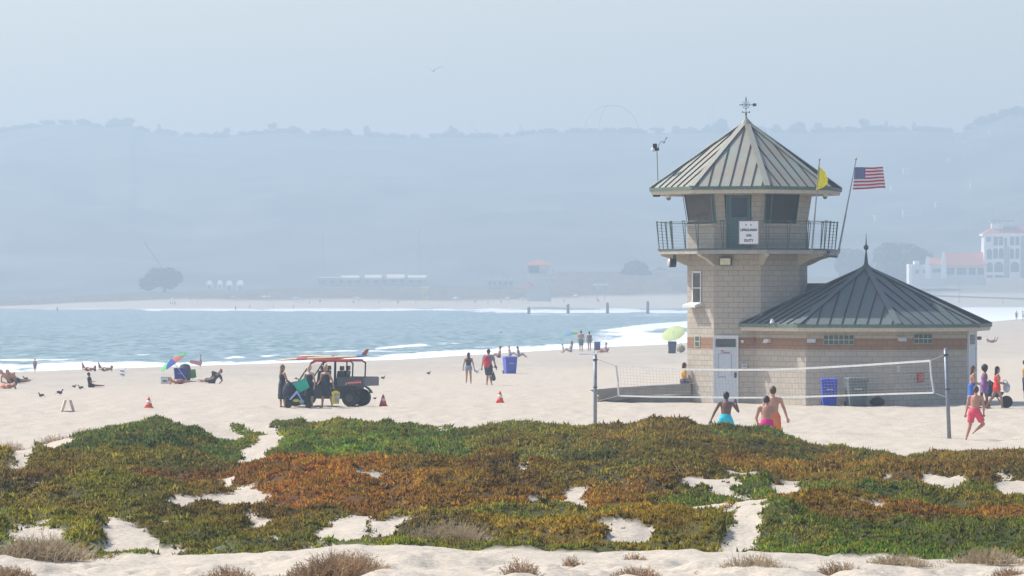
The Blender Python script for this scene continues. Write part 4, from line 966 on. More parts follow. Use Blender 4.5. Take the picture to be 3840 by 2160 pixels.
# pram
p=at(3730,yw+1.0); o=thing('pram','dark blue folding pram being pushed between the walking women','pram',p)
mb=MB(); mb.loft([[(-.30,s,.45),(.22,s,.42),(.36,s,.62),(.1,s,.62),(-.05,s,.98),(-.22,s,1.10)] for s in (-.22,.22)]); mb.build('seat',CM((.03,.07,.16)),o)
mb=MB(); mb.path([(-.55,-.2,.98),(-.30,-.2,.9),(.30,-.2,.15)],.014); mb.path([(-.55,.2,.98),(-.30,.2,.9),(.30,.2,.15)],.014); mb.tube((-.55,-.2,.98),(-.55,.2,.98),.016); mb.path([(.05,-.2,.5),(-.34,-.2,.13)],.014); mb.path([(.05,.2,.5),(-.34,.2,.13)],.014); mb.build('frame',DARKM,o)
for x,r in ((-.34,.13),(.46,.24)):
    for s in (-.24,.24) if x<0 else (0,):
        mb=MB(); mb.tube((x,s-.03,r),(x,s+.03,r),r,r,20); mb.build('wheel',BLACK,o)
# visitor at the right edge
person(at(3846,hit(3800,1508).y),'person in a yellow top and dark trousers cut off by the right frame edge',1.72,(1,0),(0,0,1),skin='tan',hair=('brown','short'),clothes=[('shirt',(.60,.32,.04)),('trousers',(.05,.06,.14))],vox=.02)
# seat wall + person on it ----------------------------------------------------------
yb=hit(2400,1508).y
def Pz(px,py,Y): return P(px,py,Y)
o=thing('seat_wall','low curved concrete seat wall with a pointed overhanging end beside the tower','wall',at(2400,yb))
L0=o.location
def loc(px,py,Y): return P(px,py,Y)-L0
mb=MB(); z_t=[1463,1455,1449,1443,1439]; xs=[2213,2300,2400,2500,2590]
A_=[];B_=[];C_=[];D_=[]
for i,x in enumerate(xs):
    yy=yb-.5+.0*i; t_=loc(x,z_t[i],yy); A_.append(t_); B_.append(t_+Vector((0,.75,.0))); 
    lo=loc(x+ (40 if i==0 else 0),[1500,1508,1484,1480,1482][i] if i else 1488,yy+.0); C_.append(lo); D_.append(lo+Vector((0,.75,0)))
mb.loft([[A_[i],B_[i],D_[i],C_[i]] for i in range(5)]); mb.build('seat_slab',mat('seat_concrete',(.25,.225,.195),.9,.2,2,.3,20),o)
mb=MB(); 
mb.loft([[loc(x,ytop,yb-.18),loc(x,ytop,yb-.18)+Vector((0,.5,0)),loc(x,1525,yb-.18)+Vector((0,.5,0)),loc(x,1525,yb-.18)] for x,ytop in ((2240,1486),(2300,1486),(2590,1482))]); mb.build('base_wall',CONC,o)
ps=P(2562,1440,yb-.1)
person(Vector((ps.x,ps.y,ps.z-.03)),'person in an orange yellow shirt seated on the concrete wall against the tower corner',1.62,(1,.2),(.10,0,1),la=((.2,0,-1),(.7,0,-.6)),ra=((.15,0,-1),(.6,0,-.7)),ll=((1,.1,-.05),(.1,0,-1)),rl=((1,-.1,-.1),(.1,0,-1)),skin='tan',hair=('black','mid'),clothes=[('shirt',(.68,.34,.03)),('shorts',(.05,.06,.12),.6)],vox=.016,female=True,anchor='seat')
# ---------------------------------------------------------------- net
NETM=mat('net_tape',(.62,.62,.60),.8,.1); CORD=mat('net_cord',(.30,.30,.29),.8,.1); POST=mat('post_steel',(.22,.25,.28),.5,.15,metal=.3)
YL,YR_=142.0,131.0
def netpost(px0,py0,px1,py1,Y,lab):
    o=thing('net_post',lab,'volleyball post',P(px0,py0,Y)); d=P(px1,py1,Y)-P(px0,py0,Y)
    mb=MB(); mb.tube((0,0,-.4),d,.062,.058,12); mb.build('pole',POST,o,True); mb=MB(); mb.tube(d*.93,d*.955,.075); mb.tube(d*.55,d*.565,.075); mb.build('collar',DARKM,o); mb=MB(); mb.sph(d,.058); mb.build('cap',POST,o)
netpost(2232,1600,2232,1334,YL,'left steel volleyball post rising from behind the dune'); netpost(3562,1645,3546,1312,YR_,'right steel volleyball post standing on open sand')
o=thing('volleyball_net','sagging white taped volleyball net strung between two posts','net',P(2900,1440,136.5)); L0=o.location
def ydep(px): return YL+(YR_-YL)*(px-2232)/(3556-2232)
def npn(px,py): return P(px,py,ydep(px))-L0
TOPN=[(2310,1372),(2450,1381),(2600,1386),(2750,1387),(2900,1386),(3050,1380),(3200,1372),(3350,1362),(3488,1353)]
BOTN=[(2320,1484),(2450,1488),(2600,1489),(2750,1491),(2900,1491),(3050,1487),(3200,1482),(3350,1477),(3502,1473)]
def tape(pts,wd,name):
    mb=MB(); v=[npn(*p) for p in pts]
    for a,b_ in zip(v[:-1],v[1:]):
        mb.loft([[a+Vector((0,-.006,wd/2)),a+Vector((0,.006,wd/2)),a+Vector((0,.006,-wd/2)),a+Vector((0,-.006,-wd/2))],[b_+Vector((0,-.006,wd/2)),b_+Vector((0,.006,wd/2)),b_+Vector((0,.006,-wd/2)),b_+Vector((0,-.006,-wd/2))]])
    return mb.build(name,NETM,o)
tape(TOPN,.065,'top_tape'); tape(BOTN,.055,'bottom_tape')
for a,b_,nm in (((2310,1372),(2320,1484),'side_band'),((3488,1353),(3502,1473),'side_band')):
    mb=MB(); A=npn(*a);B=npn(*b_); m_=(A+B)/2+Vector((.02*(1 if a[0]<2500 else -1),0,0)); mb.tube(A,m_,.035,.035,6); mb.tube(m_,B,.035,.035,6); mb.build(nm,NETM,o)
def ti(pts,x): return float(np.interp(x,[p[0] for p in pts],[p[1] for p in pts]))
mb=MB(); n=96
for i in range(n+1):
    x=2312+(3490-2312)*i/n; x2=2321+(3502-2321)*i/n; mb.tube(npn(x,ti(TOPN,x)),npn(x2,ti(BOTN,x2)),.003,None,3,cap=False)
for k in range(1,10):
    pr_=None
    for i in range(0,n+1,4):
        x=2316+(3496-2316)*i/n; p=npn(x,ti(TOPN,x)*(1-k/10)+ti(BOTN,x)*k/10)
        if pr_ is not None: mb.tube(pr_,p,.003,None,3,cap=False)
        pr_=p
mb.build('mesh',CORD,o)
mb=MB()
for a,b_ in (((2234,1345),(2310,1372)),((3488,1353),(3548,1328)),((2238,1505),(2320,1484)),((3502,1473),(3556,1492))):
    mb.tube(npn(*a),npn(*b_),.010,None,5,cap=False)
mb.build('rope',CORD,o)
# ---------------------------------------------------------------- bins
def wheelie(px0,px1,py0,py1,colr,label,rz=0,group=None,tilt=0,txt=True,lidc=None,Yf=None):
    b0=hit((px0+px1)/2,py1) if Yf is None else at((px0+px1)/2,Yf); s=S(b0.y); w=(px1-px0)/s; h=(py1-py0)/s
    o=thing('wheeled_bin',label,'bin',b0,rz,group); m_=CM(colr)
    mb=MB(); rings=[]
    for z,k in ((0,.74),(.04,.78),(h*.88,.94),(h*.885,1.0),(h*.92,1.0)):
        a=w/2*k; d=w*.55*k; rings.append([(-a,-d,z),(a,-d,z),(a,d,z),(-a,d,z)])
    mb.loft(rings); mb.build('tub',m_,o,bevel=.015)
    mb=MB(); a=w/2; d=w*.58; mb.loft([[(-a,-d,h*.922),(a,-d,h*.922),(a,d,h*.95),(-a,d,h*.95)],[(-a*.9,-d*.85,h*.985),(a*.9,-d*.85,h*.985),(a*.9,d*.85,h),(-a*.9,d*.85,h)]]); mb.build('lid',CM(lidc) if lidc else m_,o,bevel=.012)
    for s_ in (-1,1):
        mb=MB(); mb.tube((s_*w*.36,w*.5,.10),(s_*w*.44,w*.5,.10),.10,.10,14); mb.build('wheel',BLACK,o)
    mb=MB(); mb.tube((-w*.35,w*.66,h*.9),(w*.35,w*.66,h*.9),.018); mb.build('handle',BLACK,o)
    if txt:
        mb=MB()
        for k in range(5): mb.box((-w*.15+k*w*.075,-w*.505-.0,h*.60),(w*.05,.008,.035 if k%2 else .045))
        mb.build('marking',WHT,o)
    return o
wheelie(3078,3141,1413,1518,(.025,.05,.42),'blue wheeled bin against the wing wall between the players and the grey bin',0,Yf=168.3)
wheelie(3171,3250,1406,1516,(.10,.12,.13),'large dark grey wheeled bin against the wing wall right of the blue one',.15,Yf=167.8)
b0=at(3290,168.0); o=thing('duffel_bag','dark bag lying at the foot of the wing wall right of the grey bin','bag',b0); mb=MB(); mb.sph((0,0,.17),.30,(1.0,.6,.62),12,8); mb.build('bag',CM((.02,.022,.03)),o,True); mb=MB(); mb.path([(-.12,-.1,.33),(0,-.12,.42),(.12,-.1,.33)],.015); mb.build('strap',BLACK,o)
wheelie(1888,1936,1336,1402,(.10,.12,.46),'blue wheeled bin standing alone on the sand right of the walking couple',.25)
# leaning frame beside it
wheelie(651,698,1380,1431,(.07,.08,.38),'blue wheeled bin behind the striped umbrella at the left',.1)
wheelie(2504,2537,1280,1325,(.08,.09,.13),'dark bin under the pale green umbrella',0,txt=False)
# ---------------------------------------------------------------- traffic cones
CO=mat('cone_orange',(.80,.08,.03),.5,.06); CW=mat('cone_white',(.72,.72,.74),.4,.04)
def cone(px,py,pyt,label):
    b=hit(px,py); h=(py-pyt)/S(b.y); o=thing('traffic_cone',label,'traffic cone',b,0,'orange traffic cones on the sand')
    r=lambda z:.135*(1-z/h)+.03
    mb=MB(); mb.box((0,0,.015),(.34,.34,.03)); mb.build('base_plate',CO,o)
    mb=MB(); mb.lathe([(r(.03),.03),(r(h*.42),h*.42)],(0,0,0),16); mb.lathe([(r(h*.68),h*.68),(r(h),h)],(0,0,0),16); 
    mb.build('cone_body',CO,o,True); mb=MB(); mb.lathe([(r(h*.42)+.002,h*.42),(r(h*.68)+.002,h*.68)],(0,0,0),16); mb.build('reflective_band',CW,o,True)
cone(558,1529,1489,'orange cone on the far left of the open sand'); cone(1437,1524,1480,'orange cone just right of the off-road cart'); cone(1875,1511,1467,'orange cone below the lone blue bin in the middle of the sand')
# A-frame
b=hit(254,1543); s=S(b.y); h=44/s; o=thing('sandwich_board','brown folding A shaped sign board standing on the sand at the far left','sign',b,R(8))
for s_,m_ in ((-1,mat('board_lit',(.62,.56,.46),.8)),(1,mat('board_shaded',(.52,.42,.36),.8))):  # one board: sunlit left and shaded right painted as two panel colours
    mb=MB(); rot=Matrix.Rotation(s_*-.30,3,'Y'); mb.box((s_*.15,0,h/2),(.09,.6,h),rot); mb.build('panel',m_,o)
# ---------------------------------------------------------------- off-road cart (crew utility vehicle)
b=at(1238,168.5); o=thing('utility_cart','black four wheel beach patrol cart with a red roof rail and open cargo bed','utility vehicle',b,R(-20)); UB=b
BK=mat('cart_black',(.025,.03,.035),.45,.2,3); BK2=mat('cart_dark_grey',(.07,.075,.085),.5,.15,3); RR=mat('cart_red',(.38,.02,.03),.4,.1)
# local x: -1.75 front .. +1.75 rear
mb=MB()
for s_ in (-1,1): pass
prof=[(-1.55,.35),(-1.2,.30),(1.0,.30),(1.15,.45),(1.15,.84),(.35,.84),(.25,.81),(-.95,.79),(-1.05,.88),(-1.45,.84),(-1.70,.66),(-1.72,.45)]
mb.loft([[Vector((x,y,z)) for x,z in prof] for y in (-.72,.72)]); mb.build('body',BK,o,bevel=.02)
mb=MB(); mb.loft([[Vector((x,y,z)) for x,z in [(-1.04,.861),(-1.45,.841),(-1.70,.665),(-1.66,.72),(-1.40,.95),(-1.0,1.02)]] for y in (-.6,.6)]); mb.build('hood',mat('hood_lilac_grey',(.20,.20,.25),.4),o,bevel=.03)
mb=MB(); L_=[(.66,.80),(1.95,.80),(1.95,1.14),(.66,1.14)]
x0,x1,z0,z1=.62,1.72,.80,1.16
for y in (-.74,.74): mb.box(((x0+x1)/2,y,(z0+z1)/2),(x1-x0,.05,z1-z0))
mb.box((x0+.025,0,(z0+z1)/2),(.05,1.43,z1-z0)); mb.box(((x0+x1)/2,0,z0+.03),(x1-x0-.06,1.43,.05)); bed=mb.build('cargo_bed',BK2,o)
mb=MB(); mb.box((1.75,0,.98),(.05,1.5,.34)); mb.build('tailgate',mat('tailgate_grey',(.13,.13,.15),.5),o)
mb=MB(); mb.loft([[Vector((1.00,-.768,.87)),Vector((1.05,-.768,.98)),Vector((1.30,-.768,.99)),Vector((1.38,-.768,1.04)),Vector((1.62,-.768,1.04)),Vector((1.64,-.768,.93)),Vector((1.3,-.768,.88))],[Vector((1.00,-.775,.87)),Vector((1.05,-.775,.98)),Vector((1.30,-.775,.99)),Vector((1.38,-.775,1.04)),Vector((1.62,-.775,1.04)),Vector((1.64,-.775,.93)),Vector((1.3,-.775,.88))]]); mb.build('red_decal',mat('decal_red',(.55,.03,.04),.5),o)
mb=MB()
for k,x in enumerate(np.linspace(1.10,1.60,8)): mb.box((x,-.778,.935+.012*k/3),(.035,.004,.045))
mb.box((1.0,-.779,.90),(.10,.004,.025),Matrix.Rotation(-.9,3,'Y')); mb.build('decal_lettering',WHT,o)
for x in (-1.22,1.12):
    for y in (-.62,.62):
        mb=MB(); prof=[(.12,-.13),(.30,-.13),(.335,-.09),(.335,.09),(.30,.13),(.12,.13)]
        n=24; mb.loft([[Vector((x+r*math.cos(2*math.pi*j/n),y+yy,.335+r*math.sin(2*math.pi*j/n))) for j in range(n)] for r,yy in prof]); w_=mb.build('wheel',mat('tyre',(.022,.022,.024),.85) if x<0 and y<0 else bpy.data.materials['tyre'],o)
        mb=MB(); mb.tube((x,y-.14,.335),(x,y+.14,.335),.16,.16,16); mb.build('rim',DARKM,w_)
        mb=MB(); 
        mb.loft([[Vector((x+(.42+t2)*math.cos(a),y+yy,.36+(.42+t2)*math.sin(a))) for t2,yy in ((0,-.17),(0,.12),(.02,.12),(.02,-.17))] for a in np.linspace(.35,2.8,9)]); mb.build('fender',BK,o)
def bar(pts,r,m_,nm='roll_bar'): mb=MB(); mb.path(pts,r,8); [mb.sph(p,r,n=8,k=6) for p in pts]; return mb.build(nm,m_,o)
for y in (-.66,.66):
    bar([(-1.08,y,.98),(-.62,y*.94,1.62),(-.55,y*.94,1.70)],.032,BK); bar([(-.55,y*.94,1.70),(-.35,y*.94,1.80),(1.10,y*.94,1.80)],.052,RR,'roof_rail')
    bar([(1.10,y*.94,1.80),(1.24,y,1.70),(1.22,y,1.14)],.032,BK)
    for x in (-.02,.46): bar([(x,y*.95,1.79),(x-.02,y,.62)],.030,BK)
for x in (-.45,.4,1.1): bar([(x,-.62,1.80),(x,.62,1.80)],.03,RR,'cross_bar')
for x in (-.5,.32):
    for y in (-.32,.32):
        mb=MB(); mb.box((x,y,.86),(.46,.5,.16)); st=mb.build('seat',BK,o,bevel=.04); mb=MB(); mb.box((x+.24,y,1.14),(.14,.5,.52),Matrix.Rotation(.15,3,'Y')); mb.build('backrest',BK,st,bevel=.04)
        mb=MB(); mb.box((x+.32,y,1.50),(.10,.26,.17)); mb.tube((x+.28,y,1.3),(x+.31,y,1.45),.02); mb.build('headrest',BK,st,bevel=.03)
mb=MB(); 
for k in range(16):
    a,c_=2*math.pi*k/16,2*math.pi*(k+1)/16; f_=lambda a:Vector((-.80+.17*math.cos(a)*.4,-.32+.17*math.sin(a),1.04+.17*math.cos(a)*.9)); mb.tube(f_(a),f_(c_),.014,None,5)
mb.tube((-.80,-.32,1.04),(-1.0,-.32,.9),.02); mb.build('steering_wheel',BLACK,o)
for y in (-.42,.42): mb=MB(); mb.sph((-1.70,y,.74),.075,(.5,1.2,.8)); mb.build('headlight',GLS,o)
mb=MB(); mb.loft([[Vector((-1.06,-.6,1.0)),Vector((-1.06,.6,1.0)),Vector((-.60,.58,1.64)),Vector((-.60,-.58,1.64))],[Vector((-1.05,-.6,1.0)),Vector((-1.05,.6,1.0)),Vector((-.59,.58,1.64)),Vector((-.59,-.58,1.64))]])
wsm=bpy.data.materials.new('windscreen'); wsm.use_nodes=True; bb=wsm.node_tree.nodes['Principled BSDF']; bb.inputs['Base Color'].default_value=(.85,.9,.92,1); bb.inputs['Alpha'].default_value=.16; bb.inputs['Roughness'].default_value=.05; mb.build('windscreen',wsm,o)
# boards on the roof
RZ=Matrix.Rotation(R(-20),3,'Z')
def surfboard(lx,ly,lz,L_,W,label,m_,rock=.06,rz=0,fin=None,stripe=None,nose=.0):
    o=thing('surfboard',label,'surfboard',UB+RZ@Vector((lx,ly,lz)),R(-20+rz),'rescue boards on the cart roof')
    n=24; top=[];rings=[]
    for i in range(n+1):
        t_=i/n; x=-L_/2+L_*t_; w_=W/2*max(.02,(1-abs(2*t_-1)**2.6))**.75; th=.055*max(.15,(1-abs(2*t_-1)**4)); z=rock*(2*t_-1)**2+nose*(1-t_)**3
        rings.append([(x,-w_,z),(x,-w_*.7,z+th),(x,w_*.7,z+th),(x,w_,z),(x,w_*.7,z-th*.8),(x,-w_*.7,z-th*.8)])
    mb=MB(); mb.loft(rings); mb.build('deck',m_,o,True)
    if stripe:
        mb=MB(); 
        for (a,c_,m2) in stripe:
            mb2=MB(); mb2.loft([[tuple(Vector(v)*1.0+(Vector((0,0,.012)) if k in(1,2) else Vector((0,(-.012 if k in(0,5) else .012),0)) )) for k,v in enumerate(r)] for r in rings[a:c_]]); mb2.build('colour_band',m2,o)
    if fin: mb=MB(); e=L_/2-.30; mb.loft([[(e-.12,-.01,.05),(e+.10,-.01,.05),(e+.24,-.01,.30),(e+.16,-.01,.33),(e+.0,-.01,.22)],[(e-.12,.01,.05),(e+.10,.01,.05),(e+.24,.01,.30),(e+.16,.01,.33),(e+.0,.01,.22)]]); mb.build('fin',mat('fin_red',(.45,.10,.05),.4),o)
CREAM=mat('board_cream',(.62,.50,.30),.35,.1); BL2=mat('board_blue',(.03,.17,.48),.4,.1)
surfboard(-.50,-.25,1.90,3.5,.58,'long cream rescue board with red bands, lower of the two on the cart roof',CREAM,stripe=[(7,11,RR)],nose=-.18,rz=2)
surfboard(-.30,.0,1.86,2.0,.5,'short red board under the two cream boards',RR,rz=1)
surfboard(.02,.28,1.93,3.2,.55,'cream board with a blue tail and upright red fin on the cart roof',CREAM,fin=True,stripe=[(20,24,BL2),(12,14,RR)],rz=-1)
# people at the cart
yc=hit(1060,1528).y
person(at(1058,yc),'long haired woman in black standing left of the cart',1.66,(.9,.45),(.04,0,1),la=((.2,0,-1),(.6,.2,-.8)),ra=((.38,.05,-1),(.85,0,-.55)),ll=((-.05,0,-1),(.02,0,-1)),rl=((.1,0,-1),(.08,0,-1)),skin='tan',hair=('ltbrown','long'),clothes=[('dress',(.022,.026,.045),.66)],vox=.014,fingers=True,female=True,group='women unloading the cart')
person(at(1161,yc-.3),'blonde woman in a black dress standing in the middle, hand on the green tub',1.64,(-.5,-.85),(-.03,0,1),la=((-.3,-.1,-1),(-.7,-.1,.2)),ra=((.25,0,-1),(-.05,-.1,-1)),ll=((-.05,0,-1),(-.02,0,-1)),rl=((.06,0,-1),(.02,0,-1)),skin='light',hair=('blonde','bun'),clothes=[('dress',(.022,.026,.045),.5)],vox=.014,fingers=True,female=True,group='women unloading the cart')
person(at(1222,yc-.5),'blonde woman in black with one leg forward, holding the yellow sign',1.66,(-.6,-.8),(-.03,0,1),la=((-.25,-.3,-1),(-.2,-.6,-.3)),ra=((.50,0,-1),(.22,0,-1)),ll=((-.12,0,-1),(-.08,0,-1)),rl=((.32,.1,-1),(.12,.15,-1)),skin='tan',hair=('blonde','bun'),clothes=[('dress',(.020,.024,.04),.5)],vox=.014,fingers=True,female=True,group='women unloading the cart')
# yellow board
p=P(1259,1489,yc-.6); o=thing('yellow_sign','bright yellow folded sign with a grey panel held beside the cart','sign',p); w_=30/95;h_=50/95
mb=MB(); mb.loft([[(-w_/2,y,-h_/2),(w_*.42,y,-h_/2),(w_/2,y,h_*.36),(0,y,h_/2),(-w_/2,y,h_*.38)] for y in (-.03,.03)]); mb.build('panel',mat('sign_yellow',(.78,.62,.02),.5,.08),o); mb=MB(); mb.box((w_*.12,-.035,-.02),(w_*.55,.008,h_*.62)); mb.build('print',mat('print_grey',(.40,.37,.36),.7,.4,12),o)
# green tub
p=P(1133,1446,yc-.9); o=thing('green_tub','bright green plastic tub held tilted at the front of the cart','tub',p); 
mb=MB(); rot=Matrix.Rotation(-.5,3,'Y'); 
out=[[rot@Vector((x*.27*k,y*.2*k,z)) for x,y in ((-1,-1),(1,-1),(1,1),(-1,1))] for k,z in ((.8,-.2),(1,.2))]
inn=[[rot@Vector((x*.25*k,y*.18*k,z)) for x,y in ((-1,-1),(1,-1),(1,1),(-1,1))] for k,z in ((1,.2),(.8,-.17))]
mb.loft(out+inn); mb.build('tub',mat('tub_green',(.0,.42,.30),.35,.08),o,bevel=.02)
mb=MB(); mb.loft([[rot@Vector((x*k,y*k*.75,z)) for x,y in ((-.29,-.29),(.29,-.29),(.29,.29),(-.29,.29))] for k,z in ((1,.185),(1.06,.19),(1.06,.215),(1,.215))]); mb.build('rim',bpy.data.materials['tub_green'],o)
# gear cart in front of the hood
b=at(1117,yc-1.0); o=thing('folding_beach_wagon','black folding wagon heaped with gear under a pale blue towel','wagon',b)
mb=MB(); mb.box((0,0,.30),(.95,.5,.34)); mb.build('bin',CM((.02,.024,.03)),o,bevel=.04)
for x in (-.36,.42):
    for y in (-.25,.25): mb=MB(); mb.tube((x,y-.03,.12),(x,y+.03,.12),.12,.12,16); mb.build('wheel',BLACK,o)
mb=MB(); mb.path([(-.45,0,.3),(-.72,0,.75)],.015); mb.build('handle',DARKM,o)
b2=b+Vector((-.02,-.05,.47)); o=thing('towel','pale blue towel draped in an upside down V over the loaded wagon','towel',b2); mb=MB(); mb.loft([[(-.30,y,-.14),(0,y,.22),(.26,y,-.22),(.20,y,-.22),(0,y,.10),(-.22,y,-.14)] for y in (-.29,.1)]); mb.build('cloth',CM((.30,.38,.68)),o,bevel=.02)
b2=b+Vector((-.34,.12,.0)); o=thing('kit_bag','large dark bag standing behind the wagon against the cart','bag',b2); mb=MB(); mb.sph((0,.1,.62),.34,(.8,.7,1.15),12,9); mb.build('bag',CM((.025,.028,.04)),o,True); mb=MB(); mb.path([(-.2,-.02,.9),(-.1,-.1,1.05),(.05,-.02,.95)],.02); mb.build('strap',BLACK,o)
b2=b+Vector((-.05,-.28,.30)); o=thing('snorkel_set','yellow and grey bundle hanging on the front of the wagon','bundle',b2); mb=MB(); mb.sph((0,0,0),.11,(1.3,.5,.6)); mb.build('pouch',mat('pouch_yellow',(.45,.42,.05),.6,.3),o,True); mb=MB(); mb.sph((.22,0,-.05),.10,(1,.5,.9)); mb.build('fins',mat('fins_grey',(.3,.33,.35),.6,.3),o,True)
# ---------------------------------------------------------------- walking couple and beachgoers
b=hit(1757,1440); s=S(b.y)
person(b,'woman in a dark top and denim shorts walking left of the red backpack',117/s,(0,1),(0,.03,1),la=((-.28,0,-1),(-.15,.1,-1)),ra=((.30,0,-1),(.22,.1,-1)),ll=((-.04,-.2,-1),(-.04,-.45,-1)),rl=((.06,.12,-1),(.04,.05,-1)),skin='tan',hair=('brown','long'),clothes=[('tank',(.05,.055,.075)),('shorts',(.22,.30,.38),.30)],vox=.016,fingers=True,female=True)
b=hit(1832,1445); s=S(b.y)
_=person(b,'man in dark shorts walking away with a red backpack and a dark bag',135/s,(0,1),(0,.05,1),la=((-.28,0,-1),(-.18,.1,-1)),ra=((.32,0,-1),(.25,.1,-1)),ll=((.10,.15,-1),(-.08,.0,-1)),rl=((-.06,-.1,-1),(.22,-.1,-1)),skin='tan',hair=('brown','short'),clothes=[('shirt',(.20,.24,.30)),('shorts',(.045,.055,.075),.95)],vox=.016,fingers=True)
o=thing('backpack','red backpack worn by the walking man','backpack',P(1826,1354,b.y-.22)); mb=MB(); mb.sph((0,0,-.03),.27,(.70,.42,1.12),12,9); mb.build('pack',CM((.52,.03,.08)),o,True); mb=MB(); mb.sph((0,-.10,-.14),.14,(1,.5,.9)); mb.build('pocket',CM((.58,.06,.07)),o,True)
o=thing('carry_bag','dark bag hanging from the right hand of the walking man','bag',P(1850,1412,b.y)); mb=MB(); mb.lathe([(.02,.24),(.05,.15),(.11,-.02),(.12,-.15),(.05,-.21)],(0,0,0),12); mb.build('bag',CM((.07,.085,.10)),o,True); mb=MB(); mb.path([(-.02,0,.22),(-.06,0,.42),(.0,0,.22)],.01); mb.build('strap',BLACK,o)
o=thing('sun_hat','dark round hat carried in the hand of the walking man','hat',P(1858,1379,b.y)); mb=MB(); mb.lathe([(.12,0),(.12,.015),(.07,.02),(.06,.09),(.01,.10)],(0,0,0),14); mb.build('crown',CM((.06,.05,.055)),o,True)
def sit(px,py,ph,label,fx=1,skin='tan',hair=('brown','short'),cl=(),female=False,knees=True,group=None,H_=None):
    b=hit(px,py); s=S(b.y); h_=H_ or max(1.5,min(1.8,ph/s/.53))
    return person(b,label,h_,(fx,-.2),(-.12*fx,0,1),la=((-.3*fx,0,-1),(-.1*fx,0,-1)),ra=((.5*fx,0,-.8),(.8*fx,0,.1)),ll=((fx,0,.55),(.75*fx,0,-1)) if knees else ((fx,0,.05),(fx,0,-.05)),rl=((fx,-.1,.35),(.9*fx,0,-.6)) if knees else ((fx,-.1,.05),(fx,-.1,-.05)),skin=skin,hair=hair,clothes=cl,vox=.024,female=female,anchor='seat',group=group)
def lie(px,py,label,fx=1,skin='tan',hair=('brown','short'),cl=(),female=False,feetup=False,prop=False,group=None,H_=1.68,vox=.024):
    b=hit(px,py); G=.62; D=.78; tr=(-fx*G,-D,.06) if not prop else (-fx*G*.8,-D*.6,.65)
    lg=((fx*G,D,.0),(fx*G,D,.0)) if not feetup else ((fx*G,D,0),(.15*fx,.1,1))
    return person(b,label,H_,(0,-1),tr,la=((-.2*fx,-.3,-.6),(.3*fx,0,-.3)) if not prop else ((-.1*fx,0,-1),(.8*fx,0,-.2)),ra=((-.2*fx,.3,-.5),(.3*fx,0,-.3)),ll=lg,rl=(lg[0],lg[1] if not feetup else (.5*fx,0,1)),skin=skin,hair=hair,clothes=cl,vox=vox,female=female,anchor='all' if not prop else 'seat',group=group,head=(-fx,0,.6))
def stand(px,py,ph,label,face=(0,1),skin='tan',hair=('brown','short'),cl=(),female=False,group=None,vox=.024,**k):
    b=hit(px,py); s=S(b.y); return person(b,label,max(.85,min(1.9,ph/s)),face,(0,0,1),skin=skin,hair=hair,clothes=cl,vox=vox,female=female,group=group,**k)
sit(1872,1342,42,'sunbather sitting upright by the water just left of the blue bin',-1,'tan',('black','short'),[('shorts',(.1,.1,.12),.4)])
sit(1912,1335,30,'pale sunbather sitting directly behind the blue bin',1,'light',('blonde','short'),[('shorts',(.3,.32,.4),.4)])
sit(1945,1340,22,'small figure in blue grey sitting right of the blue bin',1,'tan',('black','short'),[('shirt',(.2,.25,.4))])
# far left
g1='sunbathers at the left water edge'
lie(38,1438,'sunbather lying propped at the left frame edge, upper of the pair',1,'red',('brown','short'),[('bikini_bottom',(.05,.08,.12))],prop=True,group=g1)
lie(62,1438,'second sunbather of the upper left pair, propped with dark hair',1,'tan',('black','mid'),[('bikini_bottom',(.03,.05,.08))],female=True,prop=True,group=g1)
lie(22,1459,'sunburnt sunbather lying flat at the left frame edge, lowest on the sand',-1,'red',('black','short'),[('bikini_bottom',(.6,.2,.1))],group=g1)
lie(330,1392,'sunbather lying on her front with knees bent by the foam left of the gull',-1,'red',('brown','long'),[('bikini_bottom',(.05,.07,.1))],female=True,feetup=True,group=g1)
lie(392,1392,'sunbather beside her with both feet in the air',-1,'tan',('brown','short'),[('bikini_bottom',(.06,.08,.2))],feetup=True,group=g1)
sit(338,1454,22,'small figure in black sitting on the sand near the pigeons',1,'dark',('black','short'),[('shirt',(.02,.02,.03)),('shorts',(.03,.03,.04),.6)],knees=False,H_=1.3)
stand(131,1398,38,'child standing in the foam at the left',(0,1),'tan',('brown','short'),[('shorts',(.2,.2,.3),.6)])
stand(752,1378,44,'wader holding a pink board at his side in the foam',(-1,0),'tan',('brown','short'),[('shorts',(.15,.16,.28),.8)])
o=thing('bodyboard','pink bodyboard carried by the wader in the foam','bodyboard',P(735,1358,hit(752,1378).y-.2)); mb=MB(); rot=Matrix.Rotation(.22,3,'Y'); mb.loft([[rot@Vector((x,y,z)) for x,z in ((-.42,-.04),(-.36,-.16),(.36,-.17),(.42,.0),(.36,.13),(-.36,.06))] for y in (-.03,.03)]); mb.build('board',CM((.62,.28,.30)),o)
